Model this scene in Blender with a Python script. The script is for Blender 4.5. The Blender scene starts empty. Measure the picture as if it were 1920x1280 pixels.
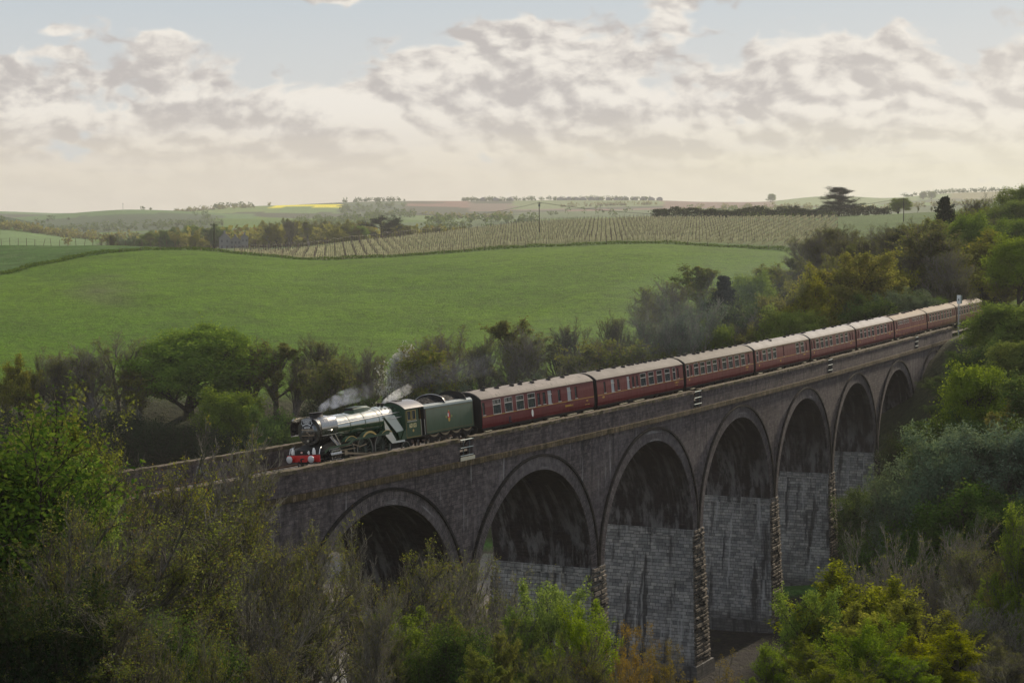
import bpy, math, random
import numpy as np
DENOISE=True
from mathutils import Vector, Matrix
PI=math.pi; R=math.radians
sc=bpy.context.scene; COL=sc.collection
# ------------------------------------------------------------------ camera
FPX=3895.0; YH=392.7; CZ=17.575
PITCH=math.atan((640-YH)/FPX)
cam=bpy.data.cameras.new('camera'); co=bpy.data.objects.new('camera',cam); COL.objects.link(co)
cam.sensor_width=36; cam.lens=36*FPX/1920; cam.clip_start=1; cam.clip_end=40000
co.location=(0,0,CZ); co.rotation_euler=(PI/2-PITCH,0,0); sc.camera=co
sc.render.resolution_x=1024; sc.render.resolution_y=682
sc.view_settings.view_transform='Standard'; sc.view_settings.look='None'
sc.view_settings.exposure=0.12; sc.view_settings.gamma=1.0
sc.cycles.max_bounces=6; sc.cycles.diffuse_bounces=3; sc.cycles.glossy_bounces=3
sc.cycles.transmission_bounces=4; sc.cycles.transparent_max_bounces=12; sc.cycles.volume_bounces=1
sc.cycles.volume_step_rate=2.0; sc.cycles.volume_max_steps=256
sc.cycles.caustics_reflective=False; sc.cycles.caustics_refractive=False
sc.cycles.sample_clamp_indirect=4.0
# ------------------------------------------------------------------ node helpers
class NT:
    def __init__(s,nt): s.nt=nt; nt.nodes.clear()
    def n(s,t,ins=None,**kw):
        nd=s.nt.nodes.new(t)
        for k,v in kw.items(): setattr(nd,k,v)
        for k,v in (ins or {}).items():
            so=nd.inputs[k]
            if isinstance(v,bpy.types.NodeSocket): s.nt.links.new(v,so)
            elif v is not None: so.default_value=v
        return nd
    def mul(s,a,b): return s.m('MULTIPLY',a,b)
    def add(s,a,b): return s.m('ADD',a,b)
    def m(s,op,a,b=None,c=None,clamp=False):
        nd=s.n('ShaderNodeMath',operation=op,use_clamp=clamp)
        for i,v in enumerate((a,b,c)):
            if v is None: continue
            if isinstance(v,bpy.types.NodeSocket): s.nt.links.new(v,nd.inputs[i])
            else: nd.inputs[i].default_value=v
        return nd.outputs[0]
    def noise(s,vec,scale,detail=4,rough=.55,dist=0,w=None):
        nd=s.n('ShaderNodeTexNoise',{'Scale':scale,'Detail':detail,'Roughness':rough,'Distortion':dist})
        if vec is not None: s.nt.links.new(vec,nd.inputs['Vector'])
        return nd.outputs['Fac']
    def mapr(s,v,a,b,c=0.,d=1.,smooth=True):
        nd=s.n('ShaderNodeMapRange',{'Value':v,'From Min':a,'From Max':b,'To Min':c,'To Max':d},interpolation_type='SMOOTHSTEP' if smooth else 'LINEAR')
        return nd.outputs[0]
    def mix(s,f,a,b,bt='MIX'):
        nd=s.n('ShaderNodeMix',data_type='RGBA',blend_type=bt)
        for k,v in ((0,f),(6,a),(7,b)):
            if isinstance(v,bpy.types.NodeSocket): s.nt.links.new(v,nd.inputs[k])
            else: nd.inputs[k].default_value=(tuple(v)+(1,))[:4] if isinstance(v,(tuple,list)) else v
        return nd.outputs[2]
    def scale(s,vec,x,y,z,loc=(0,0,0)):
        nd=s.n('ShaderNodeMapping',{'Vector':vec,'Scale':(x,y,z),'Location':loc}); return nd.outputs[0]
    def out(s,sh,vol=None,w=False):
        o=s.n('ShaderNodeOutputWorld' if w else 'ShaderNodeOutputMaterial')
        if sh is not None: s.nt.links.new(sh,o.inputs['Surface'])
        if vol is not None: s.nt.links.new(vol,o.inputs['Volume'])
def rgb(c): return (c[0],c[1],c[2],1)
MATS={}
def mat(name,col=(.5,.5,.5),rough=.8,metal=0.,spec=.3,fn=None):
    m=bpy.data.materials.new(name); m.use_nodes=True; t=NT(m.node_tree); MATS[name]=m
    p=t.n('ShaderNodeBsdfPrincipled',{'Base Color':rgb(col),'Roughness':rough,'Metallic':metal,'Specular IOR Level':spec})
    if fn: fn(t,p)
    t.out(p.outputs[0]); return m
# ------------------------------------------------------------------ sky and sun
SUN_EL=R(23); SUN_AZ=R(28)      # azimuth measured from +Y towards +X
w=bpy.data.worlds.new('World'); sc.world=w; w.use_nodes=True
def build_world():
    t=NT(w.node_tree)
    sky=t.n('ShaderNodeTexSky',sky_type='NISHITA',sun_disc=False,sun_elevation=SUN_EL,sun_rotation=SUN_AZ,air_density=1.0,dust_density=1.5,ozone_density=1.0)
    d=t.n('ShaderNodeTexCoord').outputs['Generated']
    sp=t.n('ShaderNodeSeparateXYZ',{'Vector':d}); X,Y,Z=sp.outputs
    az=t.m('ARCTAN2',X,Y)
    # puffed cloud shapes from noise over the sky directions, wider than tall
    v=t.n('ShaderNodeCombineXYZ',{'X':az,'Y':t.mul(Z,1.75)}).outputs[0]
    wn=t.n('ShaderNodeTexNoise',{'Vector':v,'Scale':9.,'Detail':2.})
    wv=t.n('ShaderNodeVectorMath',{0:wn.outputs['Color'],1:(.5,.5,.5)},operation='SUBTRACT').outputs[0]
    wv=t.n('ShaderNodeVectorMath',{0:wv,'Scale':.03},operation='SCALE').outputs[0]
    v2=t.n('ShaderNodeVectorMath',{0:v,1:wv},operation='ADD').outputs[0]
    def puff(vec,sc):
        return t.m('ABSOLUTE',t.m('SUBTRACT',t.noise(vec,sc,2,.5),.5))
    def field(vec,big=13.):
        a=t.noise(vec,big,7,.54); b=puff(vec,34.)
        return t.add(t.add(a,t.mul(b,-.62)),.050)
    n1=field(v2)
    def shift(dx,dy): return t.n('ShaderNodeVectorMath',{0:v2,1:(dx,dy,0)},operation='ADD').outputs[0]
    n2=field(shift(-.005,-.009)); nb1=t.noise(v2,9,3,.5); nb2=t.noise(shift(-.012,-.026),9,3,.5)
    # where the cloud bank stands: thicker above the horizon, blue gaps higher up
    edge=t.add(t.mapr(az,-.13,.0,.066,.092),t.mapr(az,.07,.12,0,-.008))
    bias=t.mapr(t.m('SUBTRACT',Z,edge),-.026,.018,.16,-.15)
    def blob(cx,cz,rx,rz,amp):
        a=t.m('DIVIDE',t.m('SUBTRACT',az,cx),rx); b=t.m('DIVIDE',t.m('SUBTRACT',Z,cz),rz)
        r=t.m('SQRT',t.add(t.mul(a,a),t.mul(b,b)))
        return t.mapr(r,0,1,amp,0)
    for bl in SKYBLOBS: bias=t.add(bias,blob(*bl))
    den=t.add(n1,bias)
    cov=t.mapr(den,.465,.565)
    nf=t.noise(t.scale(v2,1,1,1,(3,1,0)),20,8,.62); nf2=t.noise(t.scale(shift(-.004,-.008),1,1,1,(3,1,0)),20,8,.62)
    sh=t.add(t.add(t.mul(t.m('SUBTRACT',n2,n1),2.6),t.mul(t.m('SUBTRACT',nb2,nb1),.9)),t.add(t.mul(den,-.28),t.mul(t.m('SUBTRACT',nf2,nf),1.9)))
    shade=t.mapr(sh,-.52,.12)
    cr=t.mix(shade,(.555,.515,.495),(.935,.88,.80))
    # the thick low bank is smoother and creamier, with faint level streaks
    low=t.mapr(Z,.010,.054,1,0)
    st=t.noise(t.scale(v,1,4.2,1,(0,5,0)),16,6,.6)
    cream=t.mix(t.mapr(az,-.12,.28),(.80,.71,.575),(.89,.825,.59))
    cream=t.mix(t.mul(t.mapr(st,.40,.66),t.mapr(Z,.006,.04,.15,.75)),cream,t.mix(t.mapr(az,-.1,.3),(.68,.61,.54),(.79,.74,.58)))
    cr=t.mix(t.mul(low,.88),cr,cream)
    glow=t.mapr(t.add(t.m('ABSOLUTE',t.m('SUBTRACT',az,.30)),t.mul(t.m('ABSOLUTE',t.m('SUBTRACT',Z,.045)),1.5)),0,.28,.30,0)
    cr=t.mix(glow,cr,(1.0,.93,.80))
    blue=t.mix(t.mapr(Z,.05,.13),(.66,.68,.69),(.53,.61,.68))
    nish=t.n('ShaderNodeVectorMath',{0:sky.outputs[0],'Scale':.10},operation='SCALE').outputs[0]
    blue=t.mix(.05,blue,nish)
    c=t.mix(t.mul(cov,.93),blue,cr)
    # sky well above the picture: broken cloud over sky texture, brightened as fill light
    hi=t.mapr(Z,.13,.26)
    vh=t.scale(d,1,1,2.2)
    hc=t.mapr(t.noise(vh,2.6,7,.6),.42,.62)
    high=t.mix(t.mul(hc,.8),nish,(1.12,1.13,1.16))
    c=t.mix(hi,c,high)
    rear_fill=t.mapr(t.m('ABSOLUTE',t.m('SUBTRACT',az,SUN_AZ)),.8,2.4,1.0,1.25)  # unseen sky away from the sun brightened as fill for camera-facing sides
    c=t.n('ShaderNodeVectorMath',{0:c,'Scale':rear_fill},operation='SCALE').outputs[0]
    below=t.mapr(Z,-.06,-.01,1,0)
    c=t.mix(below,c,(.22,.22,.18))
    bg=t.n('ShaderNodeBackground',{'Color':c,'Strength':SKY_STRENGTH})
    t.out(bg.outputs[0],w=True)
SKY_STRENGTH=.88
sc.cycles.use_denoising=DENOISE; sc.cycles.denoising_prefilter='ACCURATE'; sc.cycles.denoising_quality='HIGH'
SKYBLOBS=[(.012,.082,.05,.030,.13),(-.04,.075,.035,.012,.06),(-.165,.080,.020,.006,.20),(-.215,.083,.018,.0045,.17),(-.215,.073,.022,.0045,.16),(-.085,.101,.05,.008,.20),(.075,.105,.02,.03,.14),(.20,.102,.05,.006,.17),(-.125,.093,.02,.004,.17),(.24,.09,.03,.01,.08)]
build_world()
w.cycles.sampling_method='MANUAL'; w.cycles.sample_map_resolution=512
sd=bpy.data.lights.new('sun','SUN'); sd.energy=4.8; sd.angle=R(3.0); sd.color=(1.0,.86,.66)
so=bpy.data.objects.new('sun',sd); COL.objects.link(so)
sdir=Vector((math.sin(SUN_AZ)*math.cos(SUN_EL),math.cos(SUN_AZ)*math.cos(SUN_EL),math.sin(SUN_EL)))
so.rotation_euler=sdir.to_track_quat('Z','Y').to_euler()
# ------------------------------------------------------------------ object helpers
def tag(o,label=None,cat=None,group=None,kind=None):
    for k,v in (('label',label),('category',cat),('group',group),('kind',kind)):
        if v: o[k]=v
    return o
def empty(name,loc=(0,0,0),rot=(0,0,0),**kw):
    o=bpy.data.objects.new(name,None); COL.objects.link(o); o.location=loc; o.rotation_euler=rot; o.empty_display_size=.5
    return tag(o,**kw)
def copytree(o,parent=None):
    c=o.copy(); COL.objects.link(c)
    if parent is not None: c.parent=parent
    for ch in o.children: copytree(ch,c)
    return c
class MB:
    def __init__(s): s.v=[]; s.f=[]; s.uv={}; s.mi=[]; s.cur=0
    def add(s,vs,fs,uvs=None):
        b=len(s.v); s.v+= [tuple(x) for x in vs]
        for i,f in enumerate(fs):
            s.f.append([b+j for j in f]); s.mi.append(s.cur)
            if uvs is not None: s.uv[len(s.f)-1]=[uvs[j] for j in f]
        return s
    def box(s,x0,x1,y0,y1,z0,z1,M=None):
        vs=[Vector((x,y,z)) for z in (z0,z1) for x,y in ((x0,y0),(x1,y0),(x1,y1),(x0,y1))]
        if M: vs=[M@v for v in vs]
        return s.add(vs,[(0,3,2,1),(4,5,6,7),(0,1,5,4),(1,2,6,5),(2,3,7,6),(3,0,4,7)])
    def tube(s,pts,rs,n=8,cap=True):
        pts=[Vector(p) for p in pts]
        if not hasattr(rs,'__len__'): rs=[rs]*len(pts)
        b=[]; up=Vector((0,0,1))
        for i,p in enumerate(pts):
            d=(pts[min(i+1,len(pts)-1)]-pts[max(i-1,0)]).normalized()
            a=d.cross(up if abs(d.z)<.95 else Vector((1,0,0))).normalized(); c=d.cross(a)
            b+= [p+(a*math.cos(2*PI*k/n)+c*math.sin(2*PI*k/n))*rs[i] for k in range(n)]
        fs=[(i*n+k,i*n+(k+1)%n,(i+1)*n+(k+1)%n,(i+1)*n+k) for i in range(len(pts)-1) for k in range(n)]
        if cap: fs+=[tuple(range(n))[::-1],tuple((len(pts)-1)*n+k for k in range(n))]
        return s.add(b,fs)
    def disc(s,c,r,axis,th,n=24,inner=0):
        "wheel-like ring or disc, axis 'x' or 'y' or 'z'"
        c=Vector(c); e={'x':(Vector((0,1,0)),Vector((0,0,1)),Vector((1,0,0))),'y':(Vector((1,0,0)),Vector((0,0,1)),Vector((0,1,0))),'z':(Vector((1,0,0)),Vector((0,1,0)),Vector((0,0,1)))}[axis]
        vs=[]
        for h in (-th/2,th/2):
            for rr in ((inner,r) if inner else (r,)):
                vs+= [c+e[2]*h+(e[0]*math.cos(2*PI*k/n)+e[1]*math.sin(2*PI*k/n))*rr for k in range(n)]
        if inner:
            fs=[]
            for k in range(n):
                j=(k+1)%n
                fs+=[(k,j,n+j,n+k),(2*n+k,3*n+k,3*n+j,2*n+j),(n+k,n+j,3*n+j,3*n+k),(k,2*n+k,2*n+j,j)]
        else:
            fs=[tuple(range(n)),tuple(range(n,2*n))]+[(k,(k+1)%n,n+(k+1)%n,n+k) for k in range(n)]
        return s.add(vs,fs)
    def loft(s,rings,closed=True,cap=True):
        n=len(rings[0]); b=[p for r in rings for p in r]
        rng=range(n) if closed else range(n-1)
        fs=[(i*n+k,i*n+(k+1)%n,(i+1)*n+(k+1)%n,(i+1)*n+k) for i in range(len(rings)-1) for k in rng]
        if cap and closed: fs+=[tuple(range(n))[::-1],tuple((len(rings)-1)*n+k for k in range(n))]
        return s.add(b,fs)
    def prism(s,poly,axis,a,b):
        "extrude a 2D polygon along axis between a and b"
        f={'x':lambda p,h:(h,p[0],p[1]),'y':lambda p,h:(p[0],h,p[1]),'z':lambda p,h:(p[0],p[1],h)}[axis]
        return s.loft([[f(p,a) for p in poly],[f(p,b) for p in poly]])
    def build(s,name,mats,parent=None,smooth=False,**kw):
        me=bpy.data.meshes.new(name); me.from_pydata([tuple(v) for v in s.v],[],s.f)
        for m in (mats if isinstance(mats,(list,tuple)) else [mats]): me.materials.append(m)
        if any(s.mi): me.polygons.foreach_set('material_index',s.mi)
        if s.uv:
            l=me.uv_layers.new(name='UVMap')
            for fi,uvs in s.uv.items():
                for li,u in zip(me.polygons[fi].loop_indices,uvs): l.data[li].uv=u
        if smooth: me.polygons.foreach_set('use_smooth',[True]*len(me.polygons))
        me.update(); me.set_sharp_from_angle(angle=R(40)); o=bpy.data.objects.new(name,me); COL.objects.link(o)
        if parent is not None: o.parent=parent
        return tag(o,**kw)
def recalc(o):
    import bmesh
    b=bmesh.new(); b.from_mesh(o.data); bmesh.ops.recalc_face_normals(b,faces=b.faces); b.to_mesh(o.data); b.free(); o.data.set_sharp_from_angle(angle=R(40)); return o
def fastmesh(name,V,F,mats,mi=None,smooth=False):
    "V (n,3), F (m,4) arrays"
    me=bpy.data.meshes.new(name); n=len(V); m=len(F); k=F.shape[1]
    me.vertices.add(n); me.vertices.foreach_set('co',V.astype(np.float32).ravel())
    me.loops.add(m*k); me.loops.foreach_set('vertex_index',F.astype(np.int32).ravel())
    me.polygons.add(m); me.polygons.foreach_set('loop_start',np.arange(0,m*k,k,dtype=np.int32)); me.polygons.foreach_set('loop_total',np.full(m,k,np.int32))
    for x in (mats if isinstance(mats,(list,tuple)) else [mats]): me.materials.append(x)
    if mi is not None: me.polygons.foreach_set('material_index',mi.astype(np.int32))
    if smooth: me.polygons.foreach_set('use_smooth',np.ones(m,bool))
    me.update(calc_edges=True); return me
def add_obj(name,me,parent=None,**kw):
    o=bpy.data.objects.new(name,me); COL.objects.link(o)
    if parent is not None: o.parent=parent
    return tag(o,**kw)
# ------------------------------------------------------------------ the line of the railway
_S=np.linspace(-120,320,4401); _a=.49289-.0013995*_S+5.375e-6*_S*_S
_i0=int(np.searchsorted(_S,0)); _cx=np.cumsum(np.sin(_a))*.1; _cy=np.cumsum(np.cos(_a))*.1
_cx+=-2.383-_cx[_i0]; _cy+=155.39-_cy[_i0]; CANT=.0823
def head(s): return float(np.interp(s,_S,_a))
def C(s,d=0.):
    A=np.interp(s,_S,_a); x=np.interp(s,_S,_cx); y=np.interp(s,_S,_cy)
    return float(x+(d-1.13)*np.cos(A)),float(y-(d-1.13)*np.sin(A))
def W(s,d,z): x,y=C(s,d); return (x,y,z)
def pix(px,Y,z=0.): return ((px-960)/FPX*Y,Y,z)
def zpix(py,Y): return CZ-(py-YH)/FPX*Y
# ------------------------------------------------------------------ terrain
PXS=np.array([-2500,-1200,-400,0,200,400,600,800,1000,1200,1400,1600,1800,1920,2300,3000,5000],float)
def row(Y,vals,img=False):
    v=np.array(vals,float)
    if img: v=CZ-(v-YH)/FPX*Y
    v=np.concatenate([[v[0]]*3,v,[v[-1]]*3]); return v
#            0    200   400   600   800  1000  1200  1400  1600  1800  1920
TR=[(-40, row(0,[16,16,16,16,16,16,16,16,16,16,16])),
(0, row(0,[14,14,14,14,14,14,14,14,14,14,14])),
(30, row(0,[7,7,6.5,6,5,5,5,5,6,7,7])),
(60, row(0,[1.0,1.0,.8,.6,.4,.2,0,0,.5,1.5,2])),
(90, row(0,[-5,-5,-5.2,-5.4,-5.6,-5.8,-6,-5.8,-5.2,-4.6,-4])),
(112,row(0,[-9.5,-9.5,-9.8,-10.5,-11,-11,-11.3,-10.8,-10,-9.4,-8.5])),
(128,row(0,[-12,-12.5,-13,-15,-17,-17.5,-18,-17,-15,-12.5,-10])),
(150,row(0,[-15,-16,-18,-22,-25,-25.3,-25.2,-25.0,-22,-14,-8])),
(175,row(0,[-21,-22,-24,-26.5,-26.5,-25.4,-25.2,-25.25,-24.6,-11,-5])),
(195,row(0,[-27.2,-27.5,-27.5,-27.5,-26,-25.2,-25.2,-25.3,-24.8,-8,-2.5])),
(215,row(0,[-27.5,-27.5,-27.5,-27.5,-26.8,-25,-25.3,-25.4,-24.6,-6,-.5])),
(232,row(0,[-27,-27.3,-27.5,-27.5,-27.3,-26.4,-26.4,-25.4,-24.0,-5,1])),
(258,row(0,[-26,-26.5,-27.2,-27.4,-27.2,-26.8,-24.5,-24.3,-17,-3,2])),
(275,row(0,[-17,-18,-19,-20,-20,-20,-19.5,-18,-11,-1,2.5])),
(287,row(0,[-12,-12.3,-12.6,-13,-13,-12.5,-12,-11,-6,0,3])),
(305,row(0,[-9,-9.2,-9.6,-10,-10,-9.5,-8.2,-7.2,-3,1,3.5])),
(340,row(0,[-4.4,-5,-5.6,-6.2,-6.6,-5.5,-4,-3,-1,1.5,3.5])),
(380,row(0,[-1.0,-1.2,-1.8,-2.6,-2.6,-1.6,-.4,.5,1.5,3,5])),
(420,row(0,[1.6,2.0,1.7,.7,1.0,2.2,3.2,3.2,3.6,5,7])),
(460,row(0,[3.3,4.7,4.6,3.0,4.0,5.2,6.3,5.6,5.6,7,10])),
(500,row(0,[4.6,6.6,7.0,4.9,6.4,7.9,8.9,7.5,7.5,9,13])),
(540,row(0,[6.6,8.0,7.2,4.6,6.2,8.2,9.2,8.0,8.5,11,16])),
(580,row(0,[7.9,8.0,6.2,3.6,5.6,7.8,9.2,8.8,9.5,12.5,18])),
(640,row(0,[5,5.2,4.5,4.0,6.2,8.0,9.6,9.8,10.5,14,20])),
(720,row(0,[0,0,2,4.6,7.4,9.6,11.0,11.2,12,16,22])),
(800,row(0,[-5,-5,-1,4.4,8.2,11.6,12.8,12.6,13,17,23])),
(880,row(0,[-9,-8,-4,2.0,6.8,12.4,13.8,14.0,14,17,22])),
(950,row(0,[-12,-10,-5,-1,2,10.0,13.6,14.6,15,17,20])),
(1100,row(0,[-14,-8,-3,-2,-2,0,4,8,11,12,12])),
(1300,row(0,[-20,-12,-7,-5,-5,-6,-4,0,4,6,6]))]
FAR=[(1500,{0:455,120:458,240:448,420:440,640:436,900:430,1240:425,1600:420,1920:415}),
(1750,{0:430,60:436,130:448,240:452,420:446,640:444,900:438,1240:430,1600:424,1920:415}),
(2050,{0:399,50:410,110:430,180:444,300:440,480:430,640:425,760:415,860:412,1000:412,1240:408,1500:404,1700:400,1920:392}),
(2350,{0:425,110:440,240:438,400:430,600:428,760:424,900:422,1240:418,1500:412,1700:408,1920:402}),
(2650,{0:428,110:432,240:422,400:416,560:412,640:404,720:400,800:408,900:410,1100:400,1240:398,1450:397,1600:394,1800:384,1920:380}),
(3050,{0:408,60:402,150:394,232:387,330:391,430:400,520:408,640:412,760:404,900:402,1060:396,1240:392,1450:390,1600:386,1700:379,1800:377,1920:374}),
(3300,{0:418,150:414,232:412,330:408,430:402,520:402,640:404,800:402,1000:398,1240:394,1450:392,1600:390,1800:386,1920:384}),
(3620,{0:410,150:410,260:404,340:393,400:388,450:384,560:380.5,640:379,720:384,800:388,900:390,1000:389,1240:383,1450:381,1600:386,1800:380,1920:376}),
(3850,{0:404,150:406,340:400,450:394,640:388,760:382,900:383,1000:384,1240:380,1450:380,1600:378,1700:372,1800:370,1920:366}),
(4100,{0:394,70:398,150:402,340:402,450:392,560:382,640:377.5,720:375,900:375,1040:373,1240:374,1300:378,1440:379,1500:368,1560:363,1620:367,1660:374,1700:367,1790:358,1840:358,1900:354,1960:356}),
(4700,{0:402,640:388,1240:384,1600:380,1920:370}),(5300,{0:404,1920:404})]
TY=np.array([r[0] for r in TR]+[f[0] for f in FAR],float); TZ=np.array([r[1] for r in TR])
def lw(Y): return np.log(np.maximum(Y,-60)+110.)
_LY=np.linspace(lw(-40),lw(5300),860); _PX=np.linspace(-2500,5000,601)
_R=np.array([np.interp(_PX,PXS,z_) for z_ in TZ]+[CZ-(np.interp(_PX,list(f.keys()),list(f.values()))-YH)/FPX*y_ for y_,f in FAR])
_H=np.empty((len(_LY),len(_PX)))
for j in range(len(_PX)): _H[:,j]=np.interp(_LY,lw(TY),_R[:,j])
def _blur(A,sig,ax):
    r=int(3*sig); k=np.exp(-.5*(np.arange(-r,r+1)/sig)**2); k/=k.sum()
    return np.apply_along_axis(lambda v:np.convolve(np.pad(v,r,mode='edge'),k,mode='valid'),ax,A)
_H=_blur(_blur(_H,2.2,1),4.5,0)
_rng=np.random.default_rng(5)
def vnoise(x,y,seed=0):
    xi=np.floor(x).astype(np.int64); yi=np.floor(y).astype(np.int64); fx=x-xi; fy=y-yi
    fx=fx*fx*(3-2*fx); fy=fy*fy*(3-2*fy)
    def h(a,b):
        n=(a*374761393+b*668265263+seed*1274126177)&0xffffffff
        n=((n^(n>>13))*1274126177)&0xffffffff
        return ((n^(n>>16))&0xffff)/65535.
    return (h(xi,yi)*(1-fx)+h(xi+1,yi)*fx)*(1-fy)+(h(xi,yi+1)*(1-fx)+h(xi+1,yi+1)*fx)*fy
def ground(X,Y):
    X=np.asarray(X,float); Y=np.asarray(Y,float)
    P=960+X/np.maximum(Y,30)*FPX
    a=np.clip((lw(Y)-_LY[0])/(_LY[1]-_LY[0]),0,len(_LY)-1.001); b=np.clip((P-_PX[0])/(_PX[1]-_PX[0]),0,len(_PX)-1.001)
    i=a.astype(int); j=b.astype(int); u=a-i; v=b-j
    z=(_H[i,j]*(1-u)+_H[i+1,j]*u)*(1-v)+(_H[i,j+1]*(1-u)+_H[i+1,j+1]*u)*v
    k=np.clip((Y-700)/900,0,1)
    n=(vnoise(X/14,Y/14,1)-.5)*.5+(vnoise(X/5,Y/5,2)-.5)*.16
    z=z+n*(1-k)
    # the railway runs through a shallow cutting beyond the viaduct
    m=(Y>270)&(Y<470)&(X>40)&(X<190)
    if np.any(m):
        xs=X[m]; ys=Y[m]; q=np.linspace(146,318,60); pc=np.array([C(a,-1.7) for a in q]); d=np.sqrt(((xs[:,None]-pc[None,:,0])**2+(ys[:,None]-pc[None,:,1])**2).min(1))
        w_=np.clip((d-5.0)/6.,0,1); w_=w_*w_*(3-2*w_); z=z.copy(); z[m]=np.minimum(z[m],-.55)*(1-w_)+z[m]*w_
    return z
def G(x,y): return float(ground(np.array([x]),np.array([y]))[0])
# colour of the land: field patches, in metres on the ground
def landcol(X,Y,Z):
    P=960+X/np.maximum(Y,30)*FPX
    c=np.empty(X.shape+(3,)); 
    n1=vnoise(X/22,Y/22,3); n2=vnoise(X/7,Y/7,4); n3=vnoise(X/60,Y/60,5)
    def L(a,b,t): return np.array(a)+(np.array(b)-np.array(a))*t[...,None]
    c[:]=L((.030,.045,.014),(.05,.05,.025),n2)                         # rough banks
    mea=(Y>298)&(Y<3000)
    fld=L((.044,.108,.0),(.094,.172,.0),.25*n1+.35*n3+.4*vnoise(X/130,Y/90,6))
    m=np.clip((Y-301)/8,0,1)*mea; c=c*(1-m[...,None])+fld*m[...,None]
    # worn brown patch in the meadow
    d=np.hypot((P-185)/85,(Y-415)/26)+.6*(n2-.5)+.5*(n1-.5); m=np.clip(1.15-d,0,1)*.8*mea; c=c*(1-m[...,None])+np.array((.075,.085,.035))*m[...,None]
    return c,P,n1,n2,n3
YG=[-40.]
while YG[-1]<5290:
    y=YG[-1]; YG.append(y+(4 if y<90 else 2.2 if y<640 else 4.5 if y<1000 else .012*y))
YG=np.array(YG); PG=np.concatenate([np.arange(-2400,-240,80),np.arange(-240,2160,9),np.arange(2160,4900,80)]).astype(float)
PP,YY=np.meshgrid(PG,YG); XX=(PP-960)/FPX*(YY+45)
ZZ=ground(XX,YY)
def edge_curve(P): # far edge of the meadow (hedge bank), distance by picture column
    return np.interp(P,[-400,0,150,330,480,620,760,960,1200,1400,1480,1700],[440,455,500,530,520,512,520,528,532,520,505,500])
V=np.stack([XX,YY,ZZ],-1).reshape(-1,3); ny,nx=XX.shape
I=(np.arange(ny-1)[:,None]*nx+np.arange(nx-1)[None]).ravel(); F=np.stack([I,I+1,I+nx+1,I+nx],1)
c,P_,n1,n2,n3=landcol(XX,YY,ZZ)
def blend(m,col): 
    global c
    m=np.clip(m,0,1)[...,None]; c=c*(1-m)+np.array(col)*m
E_=edge_curve(P_)
Xw=XX
# crop strip behind the meadow on the left, grassy bank, vineyard soil and the slopes behind
beyond=(YY>E_)&(YY<1000)
blend(beyond*1.,(.055,.105,.018))
blend(beyond*(P_<340)*(YY>E_+4)*1.,(.042,.105,.012)); blend(beyond*(P_<340)*(n2>.55)*.6,(.07,.13,.03))
vine=(YY>E_+26)&(YY<1000)&(P_>420)&(P_<1560)
blend(vine*(.55+.45*n1),(.125,.125,.04))
rowp=(np.mod(Xw*np.cos(.18)-YY*np.sin(.18),3.)<1.2); blend(vine*rowp*.55,(.07,.115,.03))
blend(((YY>840)&(YY<858)&(P_>960)&(P_<1560))*1.,(.05,.12,.02))
blend(((YY>1000)&(YY<1500))*1.,(.09,.13,.04))
# far fields: (px0,px1,Y0,Y1,colour)
FIELDS=[(-900,130,1850,2150,(.035,.06,.03)),(-900,400,2400,2800,(.04,.065,.03)),(-900,480,2800,3250,(.085,.16,.045)),(60,420,2780,2900,(.05,.08,.035)),(300,520,3350,3700,(.15,.22,.05)),(-900,330,3900,4300,(.10,.18,.06)),
(520,640,3350,3480,(.12,.20,.05)),(508,642,3480,3660,(.85,.72,.02)),(640,760,2500,3700,(.055,.085,.04)),(760,880,3650,4150,(.22,.115,.085)),(700,900,2500,2800,(.11,.17,.05)),(640,760,3800,4200,(.12,.19,.05)),
(880,1060,3400,3900,(.17,.12,.09)),(880,1240,2500,3150,(.09,.13,.05)),(960,1240,3500,4150,(.14,.19,.06)),(1060,1240,3050,3400,(.20,.115,.085)),(1240,1450,3350,4200,(.19,.115,.085)),(1240,1500,2400,3200,(.12,.18,.05)),
(1450,1640,3500,4300,(.16,.22,.07)),(1640,1900,3500,4300,(.15,.21,.07)),(1780,2900,3700,4300,(.20,.18,.08)),(1500,2900,2400,3350,(.11,.18,.05)),(-900,500,2150,2350,(.06,.10,.04)),(0,180,1450,1750,(.12,.20,.06)),(500,1500,1500,2350,(.08,.12,.05))]
for a,b,y0,y1,col in FIELDS:
    wob=(n3-.5)*60; m=(P_+wob*.25>a)&(P_+wob*.25<b)&(YY+wob*1.5>y0)&(YY+wob*1.5<y1); blend(m*.95,col)
blend((YY>1500)*(vnoise(XX/260,YY/260,9)>.74)*.7,(.035,.055,.025))
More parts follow.
